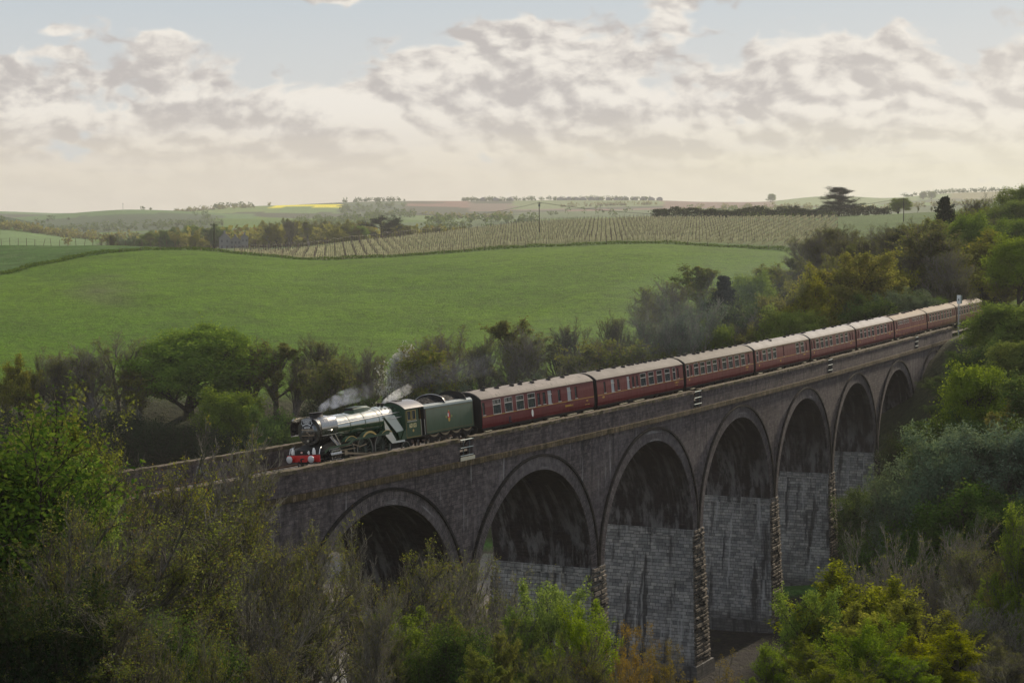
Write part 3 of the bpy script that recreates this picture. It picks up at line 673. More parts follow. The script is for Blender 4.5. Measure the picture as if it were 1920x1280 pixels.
def vehicle(name,s,**kw):
    x,y=C(s,0); return empty(name,(x,y,0),(0,-CANT,-head(s)),**kw)
def wheelset(par,y,r=.46,gauge=.72,spokes=0,name='wheel'):
    for sx in (1,-1):
        m=MB(); m.disc((sx*gauge,y,r),r,'x',.12,20,r*.78); m.disc((sx*gauge,y,r),r*.8,'x',.05,18); m.disc((sx*(gauge+.06),y,r),r*.2,'x',.1,10)
        m.build(name,mUnder,par)
def bogie(par,y):
    b=MB()
    for sx in (1,-1):
        b.prism([(y-1.9,.62),(y-1.6,.75),(y-.7,.62),(y+.7,.62),(y+1.6,.75),(y+1.9,.62),(y+1.6,.42),(y+.75,.36),(y-.75,.36),(y-1.6,.42)],'x',sx*1.02,sx*1.14)
        for dy in (-1.3,1.3): b.box(sx*1.12-.12,sx*1.12+.12,y+dy-.16,y+dy+.16,.30,.66)
        b.disc((sx*1.2,y,.62),.17,'z',.35,10)
    b.box(-1.1,1.1,y-.25,y+.25,.45,.85)
    o=recalc(b.build('bogie',mUnder,par)); wheelset(o,y-1.3); wheelset(o,y+1.3); return o
LEN=19.66; HB=LEN/2
def arcroof(h=3.23,top=3.86,hw=1.4,n=12,lift=0.):
    R_=((hw)**2+(top-h)**2)/(2*(top-h)); cz=top-R_; a=math.asin(hw/R_)
    return [(R_*math.sin(-a+2*a*i/n),cz+R_*math.cos(-a+2*a*i/n)+lift) for i in range(n+1)]
def coach(idx,wins,label,roof,vents,frames=True,slits=(),marks=(),steps=()):
    s0=idx*20.4; sm=s0+HB
    t=vehicle('railway_coach',sm,label=label,cat='railway coach',group='maroon coaches of the steam train')
    u=lambda p:p-HB       # position measured from the front end of the body
    # side walls with real window openings
    mb=MB(); prof=[(1.33,1.05),(1.395,1.30),(1.41,1.60)]; top_=[(1.41,1.60),(1.405,2.6),(1.375,3.23)]
    def xat(z): 
        P=[(1.05,1.33),(1.3,1.395),(1.6,1.41),(2.6,1.405),(3.23,1.375)]
        return float(np.interp(z,[a for a,_ in P],[b for _,b in P]))
    ops=sorted([(u(c-w_/2),u(c+w_/2),z0,z1) for c,w_,z0,z1,k in wins])
    br=[-HB]; 
    for a,b,_,_ in ops: br+=[a,b]
    br.append(HB)
    zc=[1.05,1.3,1.6,2.6,3.23]
    for sx in (1,-1):
        for i in range(len(br)-1):
            a,b=br[i],br[i+1]
            if b-a<1e-4: continue
            if i%2==1:
                z0,z1=ops[(i-1)//2][2:]; spans=[(1.05,z0),(z1,3.23)]
                for za in (z0,z1): mb.add([(sx*xat(za),a,za),(sx*xat(za),b,za),(sx*(xat(za)-.10),b,za),(sx*(xat(za)-.10),a,za)],[(0,1,2,3)])
                for ya in (a,b): mb.add([(sx*xat(z0),ya,z0),(sx*xat(z1),ya,z1),(sx*(xat(z1)-.1),ya,z1),(sx*(xat(z0)-.1),ya,z0)],[(0,1,2,3)])
            else: spans=[(1.05,3.23)]
            for za,zb in spans:
                zs=[za]+[z for z in zc if za<z<zb]+[zb]
                for q,r_ in zip(zs[:-1],zs[1:]): mb.add([(sx*xat(q),a,q),(sx*xat(q),b,q),(sx*xat(r_),b,r_),(sx*xat(r_),a,r_)],[(0,1,2,3) if sx>0 else (3,2,1,0)])
    for sy in (-1,1):
        pr=[(xat(z),z) for z in zc]; ar=arcroof()
        poly=[(-x,z) for x,z in pr][::-1]+[(x,z) for x,z in pr]
        poly=[(x,z) for x,z in pr]+[(x,z) for x,z in ar[::-1]][1:-1]+[(-x,z) for x,z in pr[::-1]]
        mb.add([(x,sy*HB,z) for x,z in poly],[tuple(range(len(poly)))])
    body=mb.build('body',[mMaroon],t)
    # interior: floor, partitions, seats and tables
    it=MB(); it.box(-1.3,1.3,-HB+.05,HB-.05,1.12,1.2)
    for k,yy in enumerate(np.arange(-HB+.9,HB-.9,1.9)):
        for x0,x1 in ((.35,1.25),(-1.25,-.35)): it.box(x0,x1,yy-.05,yy+.12,1.2,2.35); it.box(x0,x1,yy+.1,yy+.5,1.2,1.62); it.box(x0,x1,yy-.45,yy-.07,1.2,1.62)
    it.build('seats',mInt,t)
    tb=MB()
    for yy in np.arange(-HB+1.85,HB-1.2,1.9):
        for x0,x1 in ((.5,1.28),(-1.28,-.5)):
            tb.box(x0,x1,yy-.33,yy+.33,1.85,1.89)
            tb.box(x1-.35 if x0>0 else x0+.2,x1-.2 if x0>0 else x0+.35,yy-.07,yy+.07,1.89,2.2)
    tb.build('tables',mCloth,t)
    if frames:
        for sx in (1,-1):
            for c,w_,z0,z1,k in wins:
                a,b=u(c-w_/2),u(c+w_/2); e=.045
                fr=MB()
                def bar(ya,yb,za,zb,pr=.012): fr.loft([[(sx*(xat(za)-.05),ya,za),(sx*(xat(za)+pr),ya,za),(sx*(xat(zb)+pr),ya,zb),(sx*(xat(zb)-.05),ya,zb)],[(sx*(xat(za)-.05),yb,za),(sx*(xat(za)+pr),yb,za),(sx*(xat(zb)+pr),yb,zb),(sx*(xat(zb)-.05),yb,zb)]])
                if k in ('w','d','f','k'): bar(a-e,b+e,z0-.06,z0-.005,.03)
                if k=='w': bar(a-e,a,z0,z1); bar(b,b+e,z0,z1); bar(a-e,b+e,z1,z1+.045); zt=z0+(z1-z0)*.66; bar(a,b,zt-.03,zt+.03,.0)
                if k=='f': zt=z0+(z1-z0)*.70; bar(a,b,zt-.03,zt+.03,.0)
                wo=recalc(fr.build('window',mFrame,t)) if fr.v else None
                g=MB(); xi=lambda z:sx*(xat(z)-.045)
                if k=='w':
                    zt=z0+(z1-z0)*.66
                    g.add([(xi(z0),a,z0),(xi(z0),b,z0),(xi(zt),b,zt),(xi(zt),a,zt)],[(0,1,2,3)])
                    q=MB(); mid=(a+b)/2; gap=(b-a)*.06
                    for y0,y1 in ((a,mid-gap),(mid+gap,b)): q.add([(xi(zt),y0,zt),(xi(zt),y1,zt),(xi(z1),y1,z1),(xi(z1),y0,z1)],[(0,1,2,3)])
                    q.build('quarterlight',mGlassD,wo)
                else: g.add([(xi(z0),a,z0),(xi(z0),b,z0),(xi(z1),b,z1),(xi(z1),a,z1)],[(0,1,2,3)])
                if wo is None: wo=g.build('window',mFrost if k=='f' else mGlass,t)
                else: g.build('pane',mFrost if k=='f' else mGlass,wo)
    # lining and small gilt markings
    ln=MB()
    for sx in (1,-1):
        ln.loft([[(sx*1.40,y,1.885),(sx*1.4135,y,1.885),(sx*1.4135,y,1.93),(sx*1.40,y,1.93)] for y in (-HB+.02,HB-.02)])
        if idx>1: ln.loft([[(sx*1.37,y,3.13),(sx*1.392,y,3.13),(sx*1.39,y,3.16),(sx*1.37,y,3.16)] for y in (-HB+.02,HB-.02)])
    recalc(ln.build('gold_lining',mGold,t))
    mk=MB()
    for (c,z,w_,h_) in marks:
        n=max(2,int(w_/.11))
        for i in range(n): 
            if (i*7+int(c))%5!=4: 
                y=u(c-w_/2+i*w_/n); mk.box(1.405,1.416,y,y+w_/n*.72,z,z+h_)
    if mk.v: mk.build('gilt_markings',mGold,t)
    # roof
    rf=MB(); ar=arcroof(lift=.012,hw=1.42,h=3.21); rf.loft([[(x,y,z) for x,z in ar]+[(x*.97,y,z-.06) for x,z in ar[::-1]] for y in (-HB-.03,HB+.03)])
    ro=rf.build('roof',roof,t); recalc(ro); ro.data.polygons.foreach_set('use_smooth',[len(p.vertices)==4 for p in ro.data.polygons])
    gt=MB()
    for sx in (1,-1): gt.box(min(sx*1.375,sx*1.43),max(sx*1.375,sx*1.43),-HB,HB,3.205,3.24)
    gt.build('gutter',mBlk if idx in (2,) else mGutter,t)
    for (c,x_) in vents:
        v=MB(); z=3.86-.30*(x_/1.4)**2*2.0
        v.box(x_-.15,x_+.15,u(c)-.13,u(c)+.13,z-.06,z+.10); v.disc((x_,u(c),z+.12),.17,'z',.05,10)
        v.build('ventilator',mBlk,ro)
    # underframe, footboards, bogies, buffers and gangways
    uf=MB(); uf.box(-1.22,1.22,-HB+.1,HB-.1,.92,1.06)
    for sx in (1,-1): uf.prism([(-HB+.1,.90),(HB-.1,.90),(HB-.1,1.045),(-HB+.1,1.045)],'x',sx*1.30,sx*1.2); uf.prism([(-4.5,.9),(-3.2,.42),(3.2,.42),(4.5,.9),(4.3,.9),(3.1,.52),(-3.1,.52),(-4.3,.9)],'x',sx*1.0,sx*1.06)
    for k in range(3): uf.box(.5,1.2,-3.4+k*2.3,-1.8+k*2.3,.45,.92); uf.box(-1.2,-.5,-3.0+k*2.3,-1.6+k*2.3,.45,.92)
    recalc(uf.build('underframe',mUnder,t))
    for a,b in (list(steps) or [(-8.9,-8.0),(8.0,8.9)]):
        for sx in (1,-1): st=MB(); st.box(min(sx*1.36,sx*1.5),max(sx*1.36,sx*1.5),a,b,.78,.83); st.build('footboard',mStep,t)
    bogie(t,-HB+2.75); bogie(t,HB-2.75)
    for sy in (-1,1):
        for sx in (-.86,.86): bf=MB(); bf.tube([(sx,sy*HB,1.05),(sx,sy*(HB+.34),1.05)],.10,8); bf.disc((sx,sy*(HB+.35),1.05),.25,'y',.05,14); bf.build('buffer',mBlk,t)
    for sy in (-1,1): gw=MB(); gw.loft([[(x_*.98,sy*y,z) for x_,z in ((-.72,1.15),(.72,1.15),(.74,3.2),(.45,3.55),(-.45,3.55),(-.74,3.2))] for y in (HB+.002,HB+.36)]); recalc(gw.build('gangway',mBlk,t))
    for sy in (-1,1):
        ar=arcroof(lift=-.01); poly=[(1.32,1.06),(1.39,1.6),(1.38,3.2)]+[(x,z) for x,z in ar[::-1]][1:-1]+[(-1.38,3.2),(-1.39,1.6),(-1.32,1.06)]
        ends=MB(); ends.loft([[(x,sy*(HB+.002),z) for x,z in poly],[(x,sy*(HB+.02),z) for x,z in poly]]); recalc(ends.build('end_panel',mBlk,t))
    return t
mInt=mat('dark_seat_cloth',(.035,.03,.03),.9); mCloth=mat('tablecloth_white',(.55,.54,.50),.8); mFrame=mat('pale_window_frame',(.50,.46,.42),.45,.3)
mGutter=mat('dusty_gutter',(.27,.20,.16),.7); mStep=mat('worn_timber_footboard',(.48,.44,.30),.8)
ZB,ZT=1.98,3.04
def W_(c,w=1.05,k='w'): return (c,w,ZB,ZT,k)
def D_(c,w=.42,k='d'): return (c,w,ZB+.06,ZT-.08,k)
c1=[D_(.32,.40),W_(2.45,1.22),W_(4.35,1.22),W_(6.29,1.22),W_(8.25,1.22),D_(9.52,.5),D_(10.48,.5),(11.5,.72,ZB,ZT,'f'),D_(13.2,.48),(15.05,.72,ZB,ZT,'f'),D_(16.3,.42)]
c2=[D_(1.62,.40),(3.36,.72,ZB,ZT,'f'),D_(4.56,.48),(6.76,.62,ZB,ZT,'f'),D_(7.81,.5),D_(8.7,.46),W_(10.08,1.2),W_(11.94,1.2),W_(13.9,1.2),W_(15.82,1.2),(17.46,.62,ZB,ZT,'w'),D_(18.4,.45)]
c3=[(.55,.62,ZB,ZT,'w'),D_(1.45,.45)]+[W_(x,1.15) for x in (2.85,4.6,6.4,8.1)]+[D_(9.45,.42)]+[W_(x,1.15) for x in (10.85,12.7,14.6,16.5)]+[D_(18.2,.5)]
c4=[(.75,.6,ZB,ZT,'w'),D_(1.75,.4)]+[W_(x,1.1) for x in (3.1,4.9,6.7)]+[(9.95,.3,ZB,ZT,'d')]+[W_(x,1.1) for x in (15.1,17.0)]+[D_(18.5,.45)]
c5=[D_(.4,.4),D_(1.3,.6)]+[W_(x,1.15) for x in (2.75,4.7,6.65,8.6,11.4,13.5,15.6)]+[D_(17.3,.6),D_(18.4,.45)]
c6=[D_(.3,.3),D_(1.1,.4)]+[W_(x,1.1) for x in (2.5,4.5,6.5,8.5,11.2,13.2,15.3)]+[D_(17.0,.6),D_(18.6,.5)]
c7=[D_(1.2,.6)]+[(x,.65,2.62,3.02,'w') for x in (2.4,3.4,4.4,5.8,7.0,8.2,11.2,12.4,13.9,15.4,17.4)]
c8=[D_(.5,.45)]+[W_(x,1.0) for x in (2.0,3.9,5.8,7.7,9.9,12.0,14.0,16.0)]+[D_(17.6,.5),D_(18.7,.4)]
def vts(l,x=0.): return [(a,x) for a in l]
VS=[[(.9,0),(2.0,.5),(3.2,0),(4.3,.5),(5.6,0),(6.8,.5),(8.2,.5),(9.6,-.1),(10.2,.55),(11.8,.0),(13.2,.5),(14.6,0),(15.8,.5),(17.4,.1)],
    [(.8,0),(2.8,.4),(4.4,0),(6.3,.3),(7.6,.0),(7.9,.5),(9.6,.3),(10.4,.3),(11.6,.3),(12.6,.2),(13.4,.3),(14.8,.2),(15.7,.3),(16.8,.2),(18.4,.2)],
    [(.4,.0),(1.6,.2),(2.9,.3),(4.0,.0),(5.2,.4),(6.3,.4),(8.1,.3),(10.4,.3),(12.2,.2),(14.0,.2),(16.0,.3),(18.0,.2)],
    [(1.,.2),(2.4,.1),(4.4,.3),(6.6,.1),(8.,.6),(9.,.0),(13.9,.4),(15.8,.2),(17.8,.2)],
    [(.8,.3),(1.9,.2),(6.,.2),(9.9,.3),(11.6,.0),(13.8,.3),(15.4,.2),(17.6,.2)],
    [(.8,.3),(1.8,.2),(5.9,.2),(10.2,.3),(12.2,.2),(13.6,.2),(18.,.1)],
    [(1.+.7*i,.4) for i in range(9)]+[(9.,.5),(10.,.5),(11.,.4),(12.,.4),(13.,.4),(14.5,.4),(15.2,.4),(17.5,.3)],
    [(1.,.2),(2.4,.2),(6.,.2),(10.4,.2),(12.3,.2),(13.4,.2),(17.,.2)],[(1.,.2),(2.4,.2),(7.,.2),(9.,.2),(10.5,.2),(13.4,.2)]]
LB=['maroon coach directly behind the green tender with a patched buff roof and white oval badge','second maroon coach behind the tender with brown roof and mixed frosted windows','third maroon coach behind the tender with dull brown roof beside the second railed gap',
 'fourth maroon coach behind the tender with pale roof and a blank windowless middle','fifth maroon coach behind the tender with pale roof and evenly spaced windows','sixth maroon coach behind the tender with pale grey roof and tall windows',
 'maroon kitchen coach with a rusty roof and one row of small high windows','dark maroon coach with rusty roof next to last in sight by the signal','last coach in sight passing behind the signal post into the trees']
RF=[0,1,2,4,3,3,5,5,5]
MK=[[(14.6,1.50,1.2,.13),(18.3,1.62,.35,.12),(18.3,1.35,.9,.05)],[(1.2,1.62,.45,.16),(17.9,1.62,.9,.16),(17.9,1.42,.8,.05)],[(.9,1.60,.4,.16),(17.6,1.62,.9,.16),(17.6,1.42,.8,.05)],[(1.2,1.5,.3,.22),(8.7,1.5,.5,.22),(17.6,1.62,.9,.16)],[(1.2,1.5,.3,.22),(17.6,1.62,.9,.16)],[(1.6,1.5,.3,.16),(9.,1.5,.5,.22),(17.4,1.62,.9,.16)],[(1.,1.5,.3,.2)]+[(x,1.25,.8,.05) for x in (3,5,7,10,12,14,16)],[(9.,1.4,.4,.1)],[]]
ST=[[(-9.6,-8.6),(1.0,3.0),(4.6,6.2),(7.6,9.4)],[(-5.3,-3.8),(-2.2,.0),(8.3,9.2)],[(-8.9,-7.9)],[(-9.2,-8.0),(-2.5,-1.3),(7.,8.)],[(-9.3,-8.3),(8.,9.)],[(-9.5,-8.5),(8.2,9.)],[],[],[]]
COACHES=[]
for i in range(9):
    COACHES.append(coach(i,[c1,c2,c3,c4,c5,c6,c7,c8,c8][i],LB[i],ROOFS[RF[i]],VS[i],marks=MK[i],steps=ST[i]))
# white oval badge on the first coach
b=MB(); b.add([(1.418,8.25-HB+.17*math.cos(a),1.52+.30*math.sin(a)) for a in np.linspace(0,2*PI,20,endpoint=False)],[tuple(range(20))]); b.build('oval_badge',mWhite,COACHES[0])
def text(body,size,M,m,parent,name='lettering',ext=.004,align='CENTER',sx=1.):
    cu=bpy.data.curves.new(name,'FONT'); cu.body=body; cu.size=size; cu.extrude=ext; cu.offset=size*.022; cu.align_x=align; cu.align_y='CENTER'; cu.materials.append(m)
    q=bpy.data.objects.new('tmp',cu); COL.objects.link(q); dg=bpy.context.evaluated_depsgraph_get(); me=bpy.data.meshes.new_from_object(q.evaluated_get(dg))
    bpy.data.objects.remove(q); o=bpy.data.objects.new(name,me); COL.objects.link(o); o.parent=parent; o.matrix_local=M@Matrix.Diagonal((sx,1,1,1)); return o
def side(y,z,x=1.42):  # text on the near side reads left to right along +y
    return Matrix(((0,0,1,x),(1,0,0,y),(0,1,0,z),(0,0,0,1)))
text('SUPPORT COACH',.17,side(14.9-HB,1.53),mGold,COACHES[0])
# ------------------------------------------------------------------ locomotive
loco=vehicle('steam_locomotive',-12.,label='green and black steam locomotive with red buffer beam leading the train over the viaduct',cat='locomotive')
def Yl(s): return s+12.
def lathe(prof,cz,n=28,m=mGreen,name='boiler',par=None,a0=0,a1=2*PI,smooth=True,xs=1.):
    "prof: list of (s, r)"
    mb=MB(); rings=[[(xs*r*math.sin(a),Yl(s),cz+r*math.cos(a)) for a in np.linspace(a0,a1,n,endpoint=False)] for s,r in prof]
    mb.loft(rings); o=recalc(mb.build(name,m,par or loco,smooth=False))
    if smooth: o.data.polygons.foreach_set('use_smooth',[len(p.vertices)==4 for p in o.data.polygons])
    return o
CB=2.80
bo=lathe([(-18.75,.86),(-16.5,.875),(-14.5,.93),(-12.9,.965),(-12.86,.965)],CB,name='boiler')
for s,r in ((-18.7,.872),(-16.9,.882),(-15.1,.925),(-13.4,.96)): lathe([(s-.035,r),(s+.035,r+.003)],CB,m=mGreenS,name='boiler_band',par=bo)
mSmoke=mat('smokebox_black',rough=.25,spec=.6,fn=streaky((.010,.010,.011),.2,.25,2,(.03,.028,.026),coat=.9,cior=1.7))
sb=lathe([(-20.62,.90),(-20.6,.93),(-18.76,.93),(-18.74,.90)],CB,m=mSmoke,name='smokebox')
lathe([(-20.76,.05),(-20.745,.35),(-20.70,.58),(-20.63,.68),(-20.61,.70)],CB-.05,m=mSmoke,name='smokebox_door',par=sb)
d_=MB(); d_.tube([(0,Yl(-20.76),CB-.62),(0,Yl(-20.84),CB-.62)],.07,10); d_.build('lamp_iron',mPol,sb)
d_=MB(); d_.box(-.5,.5,Yl(-20.78),Yl(-20.74),CB-.28,CB-.24); d_.box(-.5,.5,Yl(-20.78),Yl(-20.74),CB+.12,CB+.16); d_.tube([(0,Yl(-20.74),CB-.05),(0,Yl(-20.9),CB-.05)],.03,8); d_.tube([(0,Yl(-20.88),CB-.05),(.22,Yl(-20.88),CB-.2)],.02,6); d_.build('door_strap',mRods,sb)
# firebox with sloping sides, and a pale shoulder panel painted as sky glare
fb=MB(); rings=[]
for s,r,wd,zt in ((-12.88,.985,1.02,CB+.985),(-12.2,.99,1.08,CB+.985),(-10.7,.98,1.2,CB+.93)):
    top=[(r*math.sin(a),Yl(s),CB+(zt-CB)*math.cos(a)) for a in np.linspace(-PI*.52,PI*.52,17)]
    zb=2.05 if s<-12.5 else 1.45
    rings.append([(-wd*1.0,Yl(s),zb-.3)]+top+[(wd*1.0,Yl(s),zb-.3)])
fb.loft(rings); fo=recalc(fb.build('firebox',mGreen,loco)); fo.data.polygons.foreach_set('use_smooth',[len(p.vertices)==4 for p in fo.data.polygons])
pc=MB()
for sx in (1,-1):
    pts=[(-12.95,3.10,1.045),(-11.70,3.10,1.055),(-10.85,1.98,1.24),(-11.75,1.86,1.25)]
    pc.loft([[(sx*x,Yl(s),z) for s,z,x in pts],[(sx*(x-.04),Yl(s),z-.02) for s,z,x in pts]])
recalc(pc.build('firebox_sky_glare',mat('painted_sky_glare',rough=.12,spec=1.,fn=lambda t,p:(p.inputs['Base Color'].__setattr__('default_value',(.36,.38,.33,1)),p.inputs['Metallic'].__setattr__('default_value',.55),p.inputs['Roughness'].__setattr__('default_value',.38))),loco))
wp=MB()
for k in range(4):
    for sx in (1,-1):
        a=.62; s=-12.55+k*.5; wp.tube([(sx*.985*math.sin(a),Yl(s),CB+.97*math.cos(a)-.01),(sx*1.02*math.sin(a),Yl(s),CB+1.0*math.cos(a))],.07,8)
wp.build('washout_plugs',mBlk,fo)
# chimney, dome, safety valves, whistle
def oval(s0,s1,w_,z,n=20): 
    c=(s0+s1)/2; L_=(s1-s0)/2; return [(w_/2*math.sin(a),Yl(c)+L_*math.cos(a),z) for a in np.linspace(0,2*PI,n,endpoint=False)]
m=MB(); m.loft([oval(-20.35,-18.95,.85,3.62),oval(-20.25,-19.05,.62,3.78),oval(-20.25,-19.05,.60,3.90),oval(-20.32,-18.98,.72,3.94),oval(-20.32,-18.98,.72,4.0)],cap=False)
m.loft([oval(-20.2,-19.1,.5,4.0),oval(-20.2,-19.1,.5,3.9)]); m.loft([oval(-20.32,-18.98,.72,4.0),oval(-20.2,-19.1,.5,4.0)],cap=False)
recalc(m.build('chimney',mBlk,loco))
m=MB(); m.loft([[(x*w1,Yl(s),z0+(zt-z0)*zz) for x,zz in ((-1,0),(-.9,.75),(-.55,1),(.55,1),(.9,.75),(1,0))] for s,w1,z0,zt in ((-15.75,.30,3.5,3.93),(-15.7,.42,3.5,3.97),(-14.6,.46,3.5,4.02),(-13.9,.42,3.55,3.98),(-13.35,.30,3.7,3.80))])
dm=recalc(m.build('steam_dome',mGreenS,loco)); m=MB(); m.loft([[(x,Yl(-15.77),z) for x,z in ((-.36,3.78),(.36,3.78),(.3,3.95),(-.3,3.95))],[(x,Yl(-15.2),z) for x,z in ((-.36,3.78),(.36,3.78),(.3,3.99),(-.3,3.99))]]); recalc(m.build('dome_front',mBlk,dm))
for x,s in ((-.16,-11.75),(.16,-11.75)):
    m=MB(); m.tube([(x,Yl(s),3.7),(x,Yl(s),3.92)],.09,10); m.tube([(x,Yl(s),3.92),(x,Yl(s),3.97)],.12,10); m.build('safety_valve',mBlk,loco)
m=MB(); m.tube([(-.4,Yl(-11.0),3.6),(-.4,Yl(-11.0),3.95)],.035,8); m.build('whistle',mBrass,loco)
# smoke deflectors
for sx in (1,-1):
    sec=[(1.20,2.52),(1.27,2.56),(1.30,2.95),(1.27,3.28),(1.14,3.58),(.98,3.73)]; m=MB()
    ys=[Yl(-20.95),Yl(-20.85),Yl(-19.15),Yl(-19.05)]
    def ringd(y,o,tr): return [(sx*(x-o),y,max(2.52,min(z,3.73-tr))) for x,z in sec]+[(sx*(x-o-.03),y,max(2.52,min(z,3.73-tr))) for x,z in sec[::-1]]
    m.loft([ringd(ys[0],0,.15),ringd(ys[1],0,0),ringd(ys[2],0,0),ringd(ys[3],0,.1)])
    do=recalc(m.build('smoke_deflector',mGloss,loco))
    e=MB(); e.box(min(sx*1.19,sx*1.29),max(sx*1.19,sx*1.29),Yl(-20.9),Yl(-19.1),2.50,2.53); e.tube([(sx*1.31,Yl(-20.3),2.82),(sx*1.36,Yl(-20.25),2.82),(sx*1.36,Yl(-19.85),2.82),(sx*1.31,Yl(-19.8),2.82)],.022,6); e.build('deflector_rail',mPol,do)
    e=MB(); 
    for yy in (-20.6,-19.5): e.tube([(sx*1.2,Yl(yy),2.6),(sx*.85,Yl(yy),2.95)],.03,6)
    e.build('bracket',mBlk,do)
# frames, running board, front platform
m=MB(); m.box(-.62,.62,Yl(-21.3),Yl(-9.),.72,1.62)
m.box(-1.25,1.25,Yl(-21.42),Yl(-20.55),1.24,1.34)
m.loft([[(x,Yl(s),z) for x,z in ((-.95,zt-.5),(.95,zt-.5),(.9,zt),(-.9,zt))] for s,zt in ((-21.3,1.36),(-21.1,1.52),(-20.9,1.60),(-20.2,1.86),(-18.9,1.95))])
recalc(m.build('frame',mBlk,loco))
for sx in (1,-1):
    m=MB(); path=[(-20.9,1.42),(-20.3,1.66),(-18.0,1.70),(-17.35,1.93),(-12.9,1.97)]
    m.loft([[(sx*.75,Yl(s),z-.02),(sx*1.33,Yl(s),z-.02),(sx*1.33,Yl(s),z+.03),(sx*.75,Yl(s),z+.03)] for s,z in path])
    ro_=recalc(m.build('running_board',mBlk,loco))
    e=MB(); e.loft([[(sx*1.325,Yl(s),z-.10),(sx*1.35,Yl(s),z-.10),(sx*1.35,Yl(s),z+.035),(sx*1.325,Yl(s),z+.035)] for s,z in path]); recalc(e.build('valance',mGreenS,ro_))
    m=MB(); m.loft([[(sx*.9,Yl(-19.75),2.35),(sx*1.0,Yl(-19.75),2.35),(sx*1.0,Yl(-19.45),2.35),(sx*.9,Yl(-19.45),2.35)],[(sx*1.12,Yl(-19.25),1.7),(sx*1.22,Yl(-19.25),1.7),(sx*1.22,Yl(-18.85),1.7),(sx*1.12,Yl(-18.85),1.7)]])
    recalc(m.build('steam_pipe',mPol if 0 else mGloss,loco))
    for a in (-.02,.42): 
        q=MB(); q.tube([(sx*1.20,Yl(-19.78+a),2.5),(sx*1.27,Yl(-19.3+a),1.72)],.035,6); q.build('handrail',mPol,ro_)
    hr=MB(); hr.tube([(sx*.95,Yl(-18.7),3.08),(sx*1.02,Yl(-13),3.22),(sx*1.06,Yl(-11.),3.26)],.022,6); hr.build('handrail',mPol,loco)
    hr=MB(); hr.tube([(sx*1.14,Yl(-12.3),2.88),(sx*1.16,Yl(-10.9),2.93)],.025,6); hr.build('handrail',mPol,loco)
    # cladding crease that catches the sky
    # splashers
    for k,s in enumerate((-17.55,-15.3,-13.08)):
        r=1.14 if k!=1 else 1.26; zb=1.98 if k else 1.86; a=math.acos((zb-1.03)/r)
        poly=[(s+r*math.sin(t_)+12.,1.03+r*math.cos(t_)) for t_ in np.linspace(-a,a,17)]
        m=MB(); m.prism(poly,'x',sx*.9,sx*1.27); so_=recalc(m.build('splasher',mGreenS,loco))
        e=MB(); rr=[(s+q*math.sin(t_)+12.,1.03+q*math.cos(t_)) for q,tt in ((r+.02,np.linspace(-a,a,17)),(r-.10,np.linspace(a,-a,17))) for t_ in tt]
        if k==1: e.prism(rr,'x',sx*1.272,sx*1.31); recalc(e.build('nameplate',mBrass,so_))
        else:
            rr=[(s+q*math.sin(t_)+12.,1.03+q*math.cos(t_)) for q,tt in ((r+.012,np.linspace(-a,a,17)),(r-.03,np.linspace(a,-a,17))) for t_ in tt]
            e.prism(rr,'x',sx*1.272,sx*1.285); recalc(e.build('beading',mBrass,so_))
# wheels and motion
def wheel(par,y,r,x,m=mUnder,spokes=16,rim=mPol,name='driving_wheel',cw=None):
    w_=MB(); sg=1 if x>0 else -1
    w_.disc((x,y,r),r*.93,'x',.10,28,r*.82); w_.disc((x,y,r),r*.17,'x',.16,12)
    for k in range(spokes):
        a=2*PI*k/spokes; w_.tube([(x,y+r*.12*math.cos(a),r+r*.12*math.sin(a)),(x,y+r*.86*math.cos(a),r+r*.86*math.sin(a))],[.038,.028],5,cap=False)
    if cw is not None:
        w_.prism([(y+r*q*math.cos(a+cw),r+r*q*math.sin(a+cw)) for q,tt in ((.84,np.linspace(-.5,.5,7)),(.6,np.linspace(.5,-.5,5))) for a in tt],'x',x-.04,x+.05)
    o=recalc(w_.build(name,m,par)); e=MB(); e.disc((x,y,r),r,'x',.13,36,r*.93); e.build('tyre',rim,o); return o
mWheel=mat('wheel_dark_green',rough=.45,spec=.4,fn=streaky((.030,.045,.030),.4,.5,3,(.06,.05,.035)))
mTyre=mat('steel_tyre',(.26,.24,.22),.4,.7)
for k,s in enumerate((-17.55,-15.3,-13.08)):
    for x in (.78,-.78): wheel(loco,Yl(s),1.0,x,mWheel,16,mTyre,'driving_wheel',cw=2.2)
for s in (-20.55,-18.65):
    for x in (.76,-.76): wheel(loco,Yl(s),.48,x,mWheel,8,mTyre,'bogie_wheel')
for x in (.80,-.80): wheel(loco,Yl(-10.1),.56,x,mWheel,9,mTyre,'trailing_wheel')
